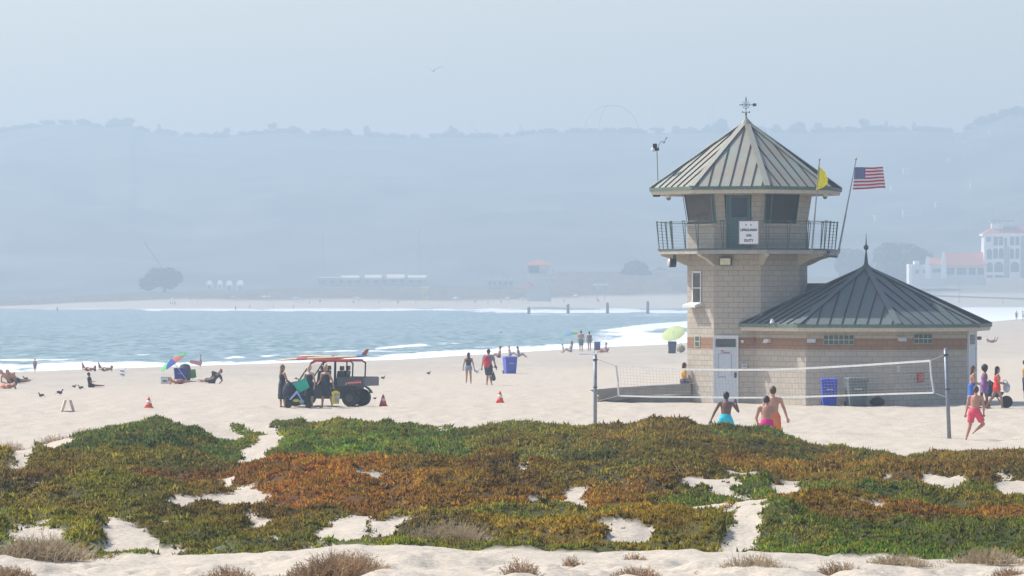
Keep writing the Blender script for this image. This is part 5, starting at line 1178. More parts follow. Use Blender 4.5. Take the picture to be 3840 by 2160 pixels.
# umbrella with stripes
_ct={}
def CT(c):
    if c not in _ct:
        m=mat('canopy_%d'%len(_ct),c,.8,.06,5); L=m.node_tree.links; b=m.node_tree.nodes['Principled BSDF']; t=nd(m,'ShaderNodeBsdfTranslucent'); t.inputs[0].default_value=c+(1,); x=nd(m,'ShaderNodeMixShader'); x.inputs[0].default_value=.5
        L.new(b.outputs[0],x.inputs[1]); L.new(t.outputs[0],x.inputs[2]); L.new(x.outputs[0],m.node_tree.nodes['Material Output'].inputs['Surface']); _ct[c]=m
    return _ct[c]
def umbrella(px,py,Y,r,tilt,az_,cols,label,gp=None,pole=True,under=None):
    o=thing('beach_umbrella',label,'umbrella',P(px,py,Y)); rot=Matrix.Rotation(az_,3,'Z')@Matrix.Rotation(tilt,3,'Y')
    n=8
    for k in range(n):
        mb=MB(); rings=[]
        for j in range(7):
            t_=j/6; rr=r*math.sin(t_*1.15)/math.sin(1.15); z=.30*r*(math.cos(t_*1.15)-1)/(1-math.cos(1.15))
            row=[]
            for i in range(4):
                a=2*math.pi*(k+i/3)/n; fl=1-.05*t_*math.sin(math.pi*i/3); row.append(rot@Vector((rr*fl*math.cos(a),rr*fl*math.sin(a),z)))
            rings.append(row)
        mb.loft(rings,cap=False,closed=False); mb.build('canopy_panel',CT(cols[k%len(cols)]),o,True)
    if pole:
        e=rot@Vector((0,0,-1)); g_=Vector((0,0,gz(o.location.x,o.location.y)-o.location.z)); mb=MB(); mb.tube(rot@Vector((0,0,.08)),rot@Vector((0,0,-.1)),.02); k_=(g_.z)/e.z if abs(e.z)>.3 else 1.6; mb.tube(rot@Vector((0,0,-.1)),e*k_,.016); mb.build('pole',WHT,o)
    return o
Yu=hit(672,1432).y
umbrella(642,1345,Yu,.84,R(-36),R(12),[(.62,.05,.14),(.05,.10,.50),(.75,.42,.10),(.04,.5,.22),(.25,.70,.32),(.05,.13,.50),(.62,.20,.20),(.12,.62,.28)],'tilted striped umbrella in red, blue and green panels at the left')
b=hit(620,1439); o=thing('cool_box','white cool box on the sand at the foot of the striped umbrella','cool box',b); mb=MB(); mb.box((0,0,.16),(.46,.3,.30)); mb.build('box',WHT,o,bevel=.03); mb=MB(); mb.box((0,0,.335),(.49,.33,.05)); mb.build('lid',WHT,o,bevel=.02); mb=MB(); mb.box((-.02,-.155,.14),(.2,.01,.06)); mb.build('latch',BLACK,o)
b=hit(716,1424); o=thing('beach_chair','green folding chair back leaning against the blue bin at the left','chair',b); mb=MB(); mb.box((0,0,.30),(.52,.06,.44),Matrix.Rotation(-.12,3,'Y')); mb.build('backrest',CM((.07,.22,.07)),o); mb=MB(); mb.box((-.05,-.15,.10),(.4,.4,.05)); mb.build('seat',CM((.06,.18,.07)),o)
b=hit(685,1430); o=thing('black_barrel','dark round barrel behind the blue bin under the striped umbrella','barrel',b+Vector((.05,.9,0))); mb=MB(); mb.lathe([(.26,0),(.30,.3),(.30,.6),(.24,.82),(.05,.88)],(0,0,0),16); mb.build('barrel',CM((.06,.07,.08)),o,True); mb=MB(); mb.lathe([(.305,.55),(.315,.58),(.305,.61)],(0,0,0),16); mb.build('hoop',DARKM,o)
lie(676,1441,'sunbather lying flat in front of the left blue bin',1,'red',('brown','short'),[('bikini_bottom',(.4,.1,.1))])
lie(795,1438,'man in a dark shirt propped on one elbow right of the striped umbrella',-1,'tan',('black','short'),[('shirt',(.05,.07,.10)),('shorts',(.04,.05,.07),.8)],prop=True,H_=1.75)
# behind the cart
stand(1094,1345,36,'child in pale clothes at the water edge, left of a taller one',(0,1),'light',('brown','short'),[('shirt',(.5,.42,.46)),('shorts',(.3,.3,.4),.8)])
stand(1123,1345,48,'person in a long grey top standing at the water edge behind the cart',(0,1),'light',('brown','short'),[('dress',(.28,.29,.36),.4)])
bb_=hit(1232,1352); 
person(bb_+Vector((0,0,.35)),'person in a pink shirt sitting on a folding stool beyond the cart roof',1.6,(1,-.2),(0,0,1),ll=((1,0,-.1),(.1,0,-1)),rl=((1,0,-.1),(.1,0,-1)),la=((.2,0,-1),(.8,0,-.3)),ra=((.2,0,-1),(.8,0,-.3)),skin='tan',hair=('brown','short'),clothes=[('shirt',(.60,.22,.26)),('shorts',(.2,.22,.26),.9)],vox=.024,anchor='seat')
o=thing('folding_stool','low folding stool under the person in pink','stool',bb_); mb=MB(); mb.box((0,0,.20),(.5,.5,.05)); mb.build('seat',CM((.12,.14,.17)),o)
for x in (-.22,.22):
    for y in (-.22,.22): mb=MB(); mb.tube((x,y,0),(x,y,.18),.015); mb.build('leg',GREYM,o)
sit(1283,1352,24,'small child sitting at the water edge right of the person in pink',1,'light',('blonde','short'),[('shirt',(.5,.5,.5))],H_=1.1)
# centre
g2='group at the small rainbow umbrella'
Yq=hit(2130,1320).y
umbrella(2137,1245,Yq,.85,R(-12),R(10),[(.70,.55,.05),(.65,.08,.05),(.75,.25,.03),(.20,.25,.60),(.08,.45,.35),(.25,.30,.65),(.10,.5,.2),(.75,.6,.1)],'small rainbow umbrella by the surf in the middle distance')
sit(2140,1322,62,'woman in blue grey sitting under the rainbow umbrella',-1,'tan',('brown','long'),[('dress',(.30,.38,.50),.3)],female=True,H_=1.75)
sit(2112,1318,40,'small child in white sitting at the foot of the rainbow umbrella',1,'light',('black','short'),[('shirt',(.6,.62,.68))],H_=1.2)
stand(2179,1318,78,'man in grey shorts walking to the surf beside the rainbow umbrella',(0,1),'red',('brown','short'),[('shorts',(.16,.20,.20),.95)],vox=.02)
stand(2210,1316,72,'woman in a dark one piece swimsuit walking beside the man in grey shorts',(0,1),'tan',('black','short'),[('dress',(.14,.13,.18),.12)],female=True,vox=.02)
def bchair(px,py,col,label,rz=0):
    b=hit(px,py); o=thing('beach_chair',label,'beach chair',b,rz)
    mb=MB(); mb.box((0,0,.28),(.5,.5,.05)); mb.build('seat',CM(col),o); mb=MB(); mb.box((-.0,.30,.62),(.5,.05,.65),Matrix.Rotation(-.25,3,'X')); mb.build('backrest',CM(col),o)
    for x in (-.24,.24):
        for y in (-.24,.24): mb=MB(); mb.tube((x,y,0),(x,y,.26),.018); mb.build('leg',GREYM,o)
bchair(2240,1325,(.10,.11,.22),'navy blue low chair left of two sunburnt bathers'); 
lie(2258,1322,'sunburnt bather lying with both legs up on the sand right of the couple',-1,'red',('brown','short'),[('bikini_bottom',(.5,.08,.05))],feetup=True)
sit(2270,1322,36,'sunburnt bather sitting beside the one with raised legs',-1,'red',('brown','short'),[('bikini_bottom',(.5,.5,.55))])
b=hit(2208,1329); o=thing('beach_towel','pale blue towel spread on the sand below the walking couple','towel',b); mb=MB(); mb.prism([(-.75,-.5),(.75,-.45),(.78,.5),(-.7,.52)],0.01,.05); mb.build('towel',CM((.35,.48,.62)),o)
Yg=hit(2525,1325).y
umbrella(2522,1240,Yg,.98,R(38),R(112),[(.56,.66,.34),(.60,.69,.38)],'large pale yellow green umbrella against the surf beside the tower')
b=hit(2553,1323); o=thing('straw_basket','round straw basket right of the dark bin under the green umbrella','basket',b); mb=MB(); mb.sph((0,0,.32),.36,(1,.8,.85),12,8); mb.build('basket',CM((.34,.28,.17)),o,True); mb=MB(); mb.path([(-.15,0,.58),(0,0,.75),(.15,0,.58)],.02); mb.build('handle',CM((.25,.2,.12)),o)
def swimmer(px,py,label):
    Y=6.2*F/(py-YH); p=P(px,py,Y); o=thing('person',label,'person',p+Vector((0,0,-.30)),0); mb=MB(); mb.sph((0,0,.42),.12,(.8,.9,1.15)); cap(mb,(0,0,.32),(0,0,.1),.06,.07); cap(mb,(-.16,0,.05),(.16,0,.05),.09,.09); cap(mb,(0,0,.05),(0,0,-.2),.15,.14); remesh(mb,'body',SK['tan'],o,.03,2); mb=MB(); mb.sph((0,.01,.45),.125,(.85,.95,1.1)); remesh(mb,'hair',HR['black'],o,.03,1)
swimmer(2327,1232,'swimmer in the white surf left of the green umbrella'); swimmer(1879,1250,'lone swimmer in calm water in the middle of the bay')
# right side
lie(3722,1285,'sunbather lying with knees raised on the sand beyond the wing roof',1,'tan',('brown','short'),[('bikini_bottom',(.2,.3,.4))],feetup=True,H_=1.75)
stand(3812,1200,36,'wader standing in the shallows near the right edge, left of the pair',(0,1),'tan',('brown','short'),[('shorts',(.1,.1,.14),.8)]); stand(3836,1202,36,'wader in the shallows at the right frame edge',(1,0),'tan',('brown','short'),[('shorts',(.1,.12,.2),.8)])
stand(3700,1172,20,'pink figure crouching in the white shallows above the wing eave',(0,1),'red',('brown','short'),()); stand(3748,1170,20,'second pink figure in the white shallows near the right edge',(0,1),'red',('brown','short'),())
# ---------------------------------------------------------------- birds
def bird_mesh(dark=(.05,.05,.06)):
    pass
PG=mat('pigeon_grey',(.06,.06,.075),.7,.3); GUL=mat('gull_white',(.75,.76,.78),.7,.05); GWG=mat('gull_grey',(.38,.40,.43),.7,.1); BEAK=mat('beak',(.5,.3,.05),.5)
def bird(px,py,label,kind='pigeon',fx=1,k=1.0,Y=None):
    b=hit(px,py) if Y is None else P(px,py,Y); o=thing(kind,label,'bird',b,0 if fx>0 else math.pi,None); m_=PG if kind=='pigeon' else GUL
    mb=MB(); k=k*.68; K=k
    mb.sph((0,0,.16*K),.10*K,(1.6,.8,.85),12,8,rot=Matrix.Rotation(.35,3,'Y')); cap(mb,(.10*K,0,.20*K),(.15*K,0,.29*K),.045*K,.035*K,n=8); mb.sph((.16*K,0,.31*K),.042*K,n=8,k=6); mb.loft([[(-.12*K,-.04*K,.12*K),(-.12*K,.04*K,.12*K),(-.12*K,.04*K,.15*K),(-.12*K,-.04*K,.15*K)],[(-.30*K,-.03*K,.05*K),(-.30*K,.03*K,.05*K),(-.30*K,.03*K,.065*K),(-.30*K,-.03*K,.065*K)]])
    remesh(mb,'body',m_,o,.012*K,2)
    for s_ in (-1,1):
        mb=MB(); mb.sph((-.04*K,s_*.075*K,.16*K),.085*K,(1.7,.25,.7),10,6,rot=Matrix.Rotation(.35,3,'Y')); mb.build('wing',PG if kind=='pigeon' else GWG,o,True)
        mb=MB(); mb.tube((0,s_*.03*K,.10*K),(.01,s_*.03*K,0),.006*K); mb.tube((.01,s_*.03*K,.004),(.05*K,s_*.03*K,.004),.005*K); mb.build('leg',BEAK,o)
    mb=MB(); mb.tube((.19*K,0,.31*K),(.25*K,0,.30*K),.014*K,.004*K); mb.build('beak',BEAK if kind!='pigeon' else PG,o)
bird(155,1492,'pigeon walking left above the A shaped sign',fx=-1); bird(224,1483,'pigeon standing upright, highest necked of the left birds',fx=1,k=1.15); bird(278,1456,'tiny pigeon far left of the seated figure in black',k=.8); bird(303,1462,'pigeon pecking just left of the seated figure in black',fx=-1); bird(96,1428,'pigeon right of the two propped sunbathers',fx=-1,k=1.05)
bird(459,1400,'white gull at the water edge, upper of two','gull',k=1.3); bird(460,1414,'white gull on the sand, lower of two','gull',k=1.3); bird(1436,1424,'brown bird on the sand above the cone by the cart','pigeon',k=.9); bird(1405,1500,'small dark bird right of the cart wheel','pigeon',k=.6); bird(1607,1406,'small dark bird on the open sand left of the walking couple','pigeon',k=.9); bird(1787,1402,'grey gull on the sand between the walking couple','gull',k=1.3)
# flying gull
o=thing('gull','white gull gliding high over the bay with raised wings','bird',P(1625,266,230)); mb=MB(); mb.sph((0,0,0),.085,(.8,2.2,.8),12,8); mb.sph((0,-.18,.03),.05); remesh(mb,'body',GUL,o,.02,2)
for s_,tip in ((-1,(-.56,.1,.30)),(1,(.54,.1,.25))):
    mb=MB(); t_=Vector(tip); m1=Vector((s_*.26,.0,.15)); mb.loft([[Vector((s_*.05,-.08,.04)),Vector((s_*.05,.14,.04)),Vector((s_*.05,.14,.06)),Vector((s_*.05,-.12,.06))],[m1+Vector((0,-.12,0)),m1+Vector((0,.10,0)),m1+Vector((0,.10,.02)),m1+Vector((0,-.12,.02))],[t_+Vector((0,.0,0)),t_+Vector((0,.04,0)),t_+Vector((0,.04,.01)),t_+Vector((0,0,.01))]]); mb.build('wing',GUL,o)
# litter scrap
Y=80; 
def duneon(vx,vy):
    px=vx*V;py=vy*V; Y=np.arange(45,111,.1); X=(px-CX)*Y/F; g_=ground(X,Y,False)+.12; k=np.argmax(g_>=H-(py-YH)*Y/F); return Vector((X[k],Y[k],g_[k]))
o=thing('litter_scrap','tiny bright pink scrap caught in the ice plant left of centre right','litter',duneon(1490,1215)); mb=MB(); mb.add([(-.035,0,0),(.03,.01,.01),(.04,0,.045),(-.015,0,.04)],[(0,1,2,3)]); mb.add([(.0,0,.025),(.025,.025,.05),(.01,.03,.07)],[(0,1,2)]); mb.build('scrap',CM((.85,.15,.22)),o)
# ================================================================ far shore
FS=bpy.data.materials
LEAF=mat('far_leaf',(.040,.055,.035),.9,.4,.5); TRK=mat('far_trunk',(.12,.09,.06),.9)
def tree(base,w,h,label,seed,n=900,ls=None,trunk=.25,group=None,lobes=9,shape='round',mesh=None):
    rg=np.random.default_rng(seed); o=thing('tree',label,'tree',base,0,group)
    ls=ls or w*.05
    c=[];r=[]
    for i in range(lobes):
        a=rg.uniform(0,6.28); q_=rg.uniform(0,.62)**.8; zz=rg.uniform(trunk+.12,.86)
        if shape=='dome': lim=math.sqrt(max(.05,1-((zz-trunk)/(1-trunk))**2)); 
        elif shape=='cone': lim=1-zz*.85
        else: lim=math.sqrt(max(.1,1-((zz-.6)/.45)**2))
        c.append((math.cos(a)*q_*w*.5*lim*1.3,math.sin(a)*q_*w*.5*lim*1.3,zz*h)); r.append(rg.uniform(.16,.30)*w*(.8 if shape!='cone' else .5))
    c=np.array(c); r=np.array(r); k=rg.integers(0,lobes,n); d=rg.normal(size=(n,3)); d/=np.linalg.norm(d,axis=1)[:,None]
    p=c[k]+d*(r[k]*rg.uniform(.55,1.0,n)**.6)[:,None]*np.array([1,1,.72*min(1.4,h/w*1.0+.3)]); p[:,2]=np.clip(p[:,2],trunk*h*.8,h*1.02)
    t1=rg.normal(size=(n,3)); t1/=np.linalg.norm(t1,axis=1)[:,None]; t2=np.cross(d,t1); t2/=np.linalg.norm(t2,axis=1)[:,None]+1e-6
    s_=(ls*rg.uniform(.5,1.4,n))[:,None]; vs=np.stack([p-t1*s_-t2*s_*.7,p+t1*s_-t2*s_*.5,p+t1*s_*.8+t2*s_,p-t1*s_+t2*s_*.7],1).reshape(-1,3)
    npmesh('crown',vs,np.arange(n*4).reshape(-1,4),LEAF,parent=o)
    mb=MB(); mb.tube((0,0,-.5),(0,0,h*.55),w*.045,w*.02,8)
    for j in range(4): mb.tube((0,0,h*(.2+.08*j)),tuple(c[j%lobes]*.9),w*.02,w*.008,6)
    mb.build('trunk',TRK,o); return o
def tp(px0,px1,pyt,pyb,Y): b=P((px0+px1)/2,pyb,Y); return b,(px1-px0)/S(Y),(pyb-pyt)/S(Y)
b,w_,h_=tp(545,690,1006,1092,1780); tree(b,w_*1.05,h_,'broad dark tree alone behind the far beach at the left',1,3500,.9,trunk=.12,lobes=22,shape='dome')
b,w_,h_=tp(2330,2446,985,1085,1900); tree(b,w_,h_*1.05,'rounded tree behind the far beach left of the lifeguard tower',2,2600,.9,trunk=.1,lobes=18,shape='dome')
b,w_,h_=tp(3270,3496,905,1075,1900); tree(b,w_*1.1,h_,'largest spreading tree at the left of the white villas',3,5000,1.2,trunk=.1,lobes=26,shape='dome')
b,w_,h_=tp(3130,3260,935,1065,1960); tree(b,w_*1.1,h_,'smaller round tree between the lifeguard roof spire and the big tree',4,3000,1.0,trunk=.1,lobes=18,shape='dome')
b,w_,h_=tp(2445,2560,1012,1070,1990); tree(b,w_*1.1,h_,'low bushy tree just left of the tower at the foot of the hill',5,1600,1.0,trunk=.05,lobes=14,shape='dome')
# ridge trees
RT=[(35,322,16,'d'),(120,308,50,'r'),(165,303,46,'r'),(205,302,34,'r'),(290,300,40,'d'),(320,300,44,'r'),(355,318,20,'r'),(400,310,18,'c'),(570,325,22,'r'),(545,333,26,'d'),(685,310,20,'p'),(735,320,50,'d'),(815,325,30,'d'),(870,326,30,'d'),(923,320,20,'r'),(1135,321,34,'d'),(1160,334,24,'d'),(1205,336,30,'d'),(1375,325,40,'d'),(1440,326,40,'d'),(1540,325,40,'d'),(1580,322,36,'d'),(1650,322,26,'p'),(1700,320,30,'r'),(1815,303,42,'d'),(1780,318,30,'d'),(1950,316,30,'d'),(2010,310,46,'d'),(2060,312,30,'r'),(2175,300,24,'p'),(2230,304,18,'c'),(2300,305,18,'c'),(2110,320,30,'d'),(2330,318,26,'d'),(2470,294,36,'d'),(2500,288,40,'d'),(2525,278,40,'d'),(2560,270,50,'d'),(2245,318,20,'d'),(1500,328,40,'d'),(990,336,30,'d'),(640,330,30,'d'),(60,322,36,'d'),(240,312,34,'d')]
kinds={}
rr_=random.Random(5)
for k in range(62):
    vx=-40+k*43.5+rr_.uniform(-14,14); h_=rr_.choice((3,4,6,8,11,7)); RT.append((vx,float(interp(vx,RIDGE))-h_+1,rr_.uniform(24,58),'d' if rr_.random()<.75 else 'r'))
for i,(vx,vy,vw,kd) in enumerate(RT):
    px=vx*V; top=vy*V; rid=float(interp(vx,RIDGE))*V+5; h_=max(3,(rid-top)/S(2950)); w_=vw*V/S(2950)
    sh={'d':'dome','r':'round','c':'cone','p':'round'}[kd]; tr_={'d':.05,'r':.15,'c':.05,'p':.45}[kd]
    b=P(px,rid,2950)
    lab={'d':'hazy domed tree on the skyline of the far hill','r':'hazy round topped tree on the skyline of the far hill','c':'narrow pointed tree on the hazy skyline','p':'tall bare stemmed tree on the hazy skyline'}[kd]
    if kd not in kinds:
        o=tree(b,w_,h_,lab,50+i,420,.55,tr_,'%s trees on the far ridge'%{'d':'domed','r':'round','c':'narrow','p':'tall stemmed'}[kd],12 if kd!='c' else 7,sh); kinds[kd]=(o,w_,h_)
    else:
        s0,w0,h0=kinds[kd]; o=copytree(s0,b,rng.uniform(0,6),None,scale=(w_/w0,w_/w0,h_/h0))
# structures on the ridge
FGM=mat('far_steel',(.30,.32,.35),.7); FW2=mat('far_white',(.88,.87,.85),.8,.05); FWM=mat('villa_wall',(.85,.84,.80),.8,.06); FRD=mat('villa_tile',(.50,.17,.11),.8,.15,1.5); FWN=mat('villa_window',(.10,.12,.15),.3,.2); FCR=mat('far_cream',(.62,.57,.50),.85,.08)
Yr=2940
o=thing('steel_arch','tall thin double steel arch on the skyline left of the lifeguard tower','arch',P(2290,492,Yr)); q=1/S(Yr)
for pts,nm in (([(2192,492),(2200,450),(2225,418),(2260,398),(2295,395),(2335,402),(2365,425),(2385,452),(2400,490)],'arch_rib'),([(2245,492),(2252,440),(2268,402),(2290,396)],'arch_leg')):
    mb=MB(); mb.path([P(x,y,Yr)-o.location for x,y in pts],.34,6); mb.build(nm,FGM,o)
o=thing('curved_mast','short curving mast on the skyline near the middle','mast',P(1790,512,Yr)); mb=MB(); mb.path([P(x,y,Yr)-o.location for x,y in ((1762,472),(1782,484),(1798,512))],.3,5); mb.build('rod',FGM,o)
o=thing('lattice_pylon','small triangular lattice pylon on the skyline','pylon',P(1955,510,Yr)); mb=MB()
for a,c_ in (((1948,512),(1950,464)),((1950,464),(1976,512)),((1949,490),(1964,490))): mb.tube(P(*a,Yr)-o.location,P(*c_,Yr)-o.location,.3)
mb.build('frame',FGM,o)
for px,py in ((2457,372),(2055,470),(2135,455),(1170,448),(2660,372),(2672,380)):
    o=thing('radio_mast','thin radio mast standing on the hazy ridge','mast',P(px,495,Yr),0,'thin masts on the ridge'); mb=MB(); mb.tube((0,0,-3),(0,0,(495-py)*q),.22,.1,5); mb.build('rod',FGM,o)
# houses on the hill at right
HH=[(3420,800,70,10),(3300,815,40,8),(3520,765,26,7),(3600,520,22,8),(3480,540,26,7),(3600,560,20,7),(3720,500,22,7),(3690,545,18,6),(3560,600,18,6),(3400,640,24,6),(3350,700,20,5),(3650,690,22,6)]
for i,(px,py,w_,h_) in enumerate(HH):
    rid=float(interp(px/V,RIDGE))*V; zr_=H-(rid-YH)*2950/F; 
    Yh=2900
    for Yt_ in np.arange(2200,2950,10):
        t_=(Yt_-2150)/800; zz=2+(zr_-2)*t_**1.15
        if zz>=H-(py-YH)*Yt_/F: Yh=Yt_; break
    b=P(px,py,Yh); W=w_/S(Yh); hh=h_/S(Yh); o=thing('hill_house','pale low house on the hazy hillside above the villas','house',b,0,'pale houses on the far hillside')
    mb=MB(); mb.box((0,0,hh/2-1),(W,6,hh+2)); mb.build('wall',FCR,o); mb=MB(); mb.box((0,0,hh+.15),(W+.8,6.8,.3)); mb.build('roof',FW2,o)
# sailboats beyond the spit
for px,pyb,pyt,w_,lab in ((1566,960,853,22,'faint white sail beyond the far beach in the centre'),(1208,935,862,14,'fainter small sail left of the central one')):
    Y=2120; b=P(px,1085,Y); s=S(Y); h_=(pyb-pyt)/s; z0=(1085-pyb)/s; o=thing('sailboat',lab,'sailboat',b)
    mb=MB(); mb.loft([[(-w_/s*.5,y,z0) ,(w_/s*.45,y,z0),(w_/s*.3,y,z0+h_)] for y in (-.05,.05)]); mb.build('sail',FCR,o); mb=MB(); mb.tube((w_/s*.35,0,0),(w_/s*.35,0,z0+h_),.12); mb.build('mast',FGM,o); mb=MB(); mb.loft([[(-3,-1,1),(-3,1,1),(-2.6,.6,0),(-2.6,-.6,0)],[(4,-.1,1.4),(4,.1,1.4),(3,.1,0),(3,-.1,0)]]); mb.build('hull',FW2,o)
o=thing('crane_jib','thin slanting jib above the lone tree at the left','crane',P(605,1085,1850)); mb=MB(); mb.tube(P(605,1000,1850)-o.location,P(540,905,1850)-o.location,.28); mb.tube((0,0,0),P(605,1000,1850)-o.location,.4); mb.build('jib',FGM,o)
# white tents
for i,(x0,x1,y0,y1) in enumerate(((771,800,1052,1082),(812,838,1050,1080),(844,876,1052,1086),(884,918,1050,1086))):
    Y=1800+6*(i%2); s=S(Y); b=P((x0+x1)/2,y1,Y); w_=(x1-x0)/s; h_=(y1-y0)/s; o=thing('white_tent','white pitched tent in the row behind the far beach','tent',b,0,'row of white tents on the far shore')
    mb=MB(); mb.loft([[(-w_/2,-w_/2,-.5),(w_/2,-w_/2,-.5),(w_/2,w_/2,-.5),(-w_/2,w_/2,-.5)],[(-w_*.42,-w_*.42,h_*.5),(w_*.42,-w_*.42,h_*.5),(w_*.42,w_*.42,h_*.5),(-w_*.42,w_*.42,h_*.5)],[(-w_*.22,-.1,h_),(w_*.22,-.1,h_),(w_*.22,.1,h_),(-w_*.22,.1,h_)]]); mb.build('canopy',FW2,o)
    mb=MB(); mb.box((0,-w_/2-.05,h_*.16),(w_*.3,.1,h_*.4)); mb.build('opening',FCR,o)
# long low building
o=thing('long_building','long low pale building with four lighter roof sections behind the far beach','building',P(1397,1066,1900)); s=S(1900)
mb=MB(); w_=(1600-1194)/s; mb.box((0,0,1.1),(w_,12,3.6)); mb.build('wall',FCR,o)
for x0,x1,py in ((1198,1275,1048),(1280,1348,1041),(1368,1432,1039),(1450,1518,1037),(1530,1600,1040)):
    mb=MB(); zr_=(1066-py)/s; xa=(x0-1397)/s; xb=(x1-1397)/s; mb.loft([[(x,-6.6,zr_-1.0),(x,0,zr_+1.0),(x,6.6,zr_-1.0)] for x in (xa,xb)]); mb.build('roof',FCR,o)
for k in range(12): mb=MB(); mb.box((-w_/2+2.5+k*w_/12.4,-6.03,1.2),(1.6,.06,1.0)); mb.build('window',FGM,o)
# row of small white houses
for i in range(5):
    px=1836+i*20; Y=1850; s=S(Y); b=P(px,1070,Y); o=thing('white_hut','small white gabled hut in the row left of the red roofed tower','hut',b,0,'row of white huts on the far shore'); w_=18/s; h_=18/s
    mb=MB(); mb.box((0,0,h_/2-.5),(w_,4,h_+1)); mb.build('wall',FCR,o); mb=MB(); mb.loft([[(-w_*.55,y,h_),(w_*.55,y,h_),(w_*.2,y,h_*1.75),(-w_*.2,y,h_*1.75)] for y in (-2.2,2.2)]); mb.build('roof',FW2,o); mb=MB(); mb.box((0,-2.03,h_*.4),(w_*.3,.06,h_*.6)); mb.build('door',FWN,o)
# red roofed lifeguard tower
Y=1640; s=S(Y); b=P(2020,1128,Y); o=thing('red_roof_tower','red roofed lifeguard tower standing on the far beach','lifeguard tower',b)
z=lambda py:(1128-py)/s
mb=MB(); mb.box((.2,0,z(1090)),(90/s,6,(1128-1048)/s)); mb.build('base',FCR,o)
mb=MB(); mb.box((0,0,z(1028)),(118/s,8,.5)); mb.build('deck',FCR,o)
mb=MB(); mb.loft([[(-34/s,-2.6,z(1030)),(34/s,-2.6,z(1030)),(34/s,2.6,z(1030)),(-34/s,2.6,z(1030))],[(-42/s,-3.2,z(994)),(42/s,-3.2,z(994)),(42/s,3.2,z(994)),(-42/s,3.2,z(994))]]); mb.build('cabin',FCR,o)
mb=MB(); mb.box((-18/s,-3.12,z(1010)),(40/s,.35,24/s)); mb.build('window',FWN,o)
mb=MB(); mb.loft([[(-62/s,-4.4,z(994)+.02),(60/s,-4.4,z(994)+.02),(60/s,4.4,z(994)+.02),(-62/s,4.4,z(994)+.02)],[(-30/s,-2,z(982)),(28/s,-2,z(982)),(28/s,2,z(982)),(-30/s,2,z(982))],[(-8/s,-.3,z(974)),(8/s,-.3,z(974)),(8/s,.3,z(974)),(-8/s,.3,z(974))]]); mb.build('roof',FRD,o)
mb=MB(); mb.loft([[(-64/s,-4.5,z(1075)),(-20/s,-4.5,z(1075)),(-20/s,-3,z(1063)),(-40/s,-3,z(1063))],[(-64/s,3,z(1075)),(-20/s,3,z(1075)),(-20/s,3,z(1063)),(-40/s,3,z(1063))]]); mb.build('porch_roof',FRD,o)
for x in (-58,-44,52,58):
    mb=MB(); mb.tube((x/s,-3.8,z(1028)),(x/s,-3.8,z(1010)),.12); mb.build('railing_post',FGM,o)
# small towers
def hut(px,pyb,pyt,wr,colr,rc,label,Y):
    s=S(Y); b=P(px,pyb,Y); h_=(pyb-pyt)/s; o=thing('lifeguard_stand',label,'lifeguard stand',b); w_=wr/s; m_=mat('stand_'+label[:6].strip(),colr,.8)
    mb=MB(); mb.box((0,0,h_*.88),(w_*1.0,3.4,h_*.12)); mb.build('roof',mat('stand_roof_'+label[:6].strip(),rc,.8),o); mb=MB(); mb.box((0,0,h_*.58),(w_*.58,2.2,h_*.45)); mb.build('cabin',m_,o)
    for x in (-.25,.25):
        for y in (-.8,.8): mb=MB(); mb.tube((x*w_,y,-.6),(x*w_,y,h_*.36),.12); mb.build('leg',m_,o)
    mb=MB(); mb.box((0,0,h_*.34),(w_*.85,3,.15)); mb.build('platform',m_,o); return o
hut(1594,1120,1071,34,(.62,.55,.28),(.75,.68,.35),'yellow lifeguard stand on the far beach in the centre',1630)
hut(2252,1120,1060,58,(.5,.48,.45),(.78,.77,.76),'white roofed lifeguard stand on the far beach near the posts',1660)
# tents, umbrellas and boats on the far beach
def fumb(px,py,w_,colr,label):
    Y=hitfar(px,py); s=S(Y.y); o=thing('beach_umbrella',label,'umbrella',Y); r=w_/s/2; mb=MB(); mb.lathe([(r,1.7),(r*.7,2.05),(.05,2.3)],(0,0,0),10); mb.build('canopy',CM(colr),o); mb=MB(); mb.tube((0,0,0),(0,0,1.8),.05); mb.build('pole',FGM,o)
def hitfar(px,py): return hit(px,py,1500)
for a in ((710,1138,26,(.10,.25,.55),'blue umbrella on the far beach at the left'),(648,1140,20,(.6,.62,.6),'white umbrella on the far beach left of the blue one'),(876,1132,22,(.45,.30,.45),'lilac umbrella on the far beach below the white tents'),(992,1130,22,(.7,.62,.45),'cream umbrella on the far beach, left of an orange one'),(1012,1130,20,(.75,.42,.15),'orange umbrella on the far beach'),(1110,1135,36,(.35,.40,.6),'wide blue grey canopy on the far beach'),(1330,1134,20,(.55,.25,.3),'reddish umbrella on the far beach in the middle'),(1345,1136,26,(.45,.5,.55),'pale grey umbrella beside the reddish one'),(1710,1136,24,(.55,.65,.8),'pale blue shelter on the far beach right of the yellow stand'),(1905,1136,22,(.7,.45,.4),'salmon umbrella on the far beach left of the red roofed tower'),(2160,1126,18,(.75,.72,.66),'cream umbrella between the two far towers'),(2195,1130,40,(.32,.33,.36),'low grey shelter right of the red roofed tower'),(1960,1137,30,(.3,.35,.4),'dark canopy below the red roofed tower')): fumb(*a)
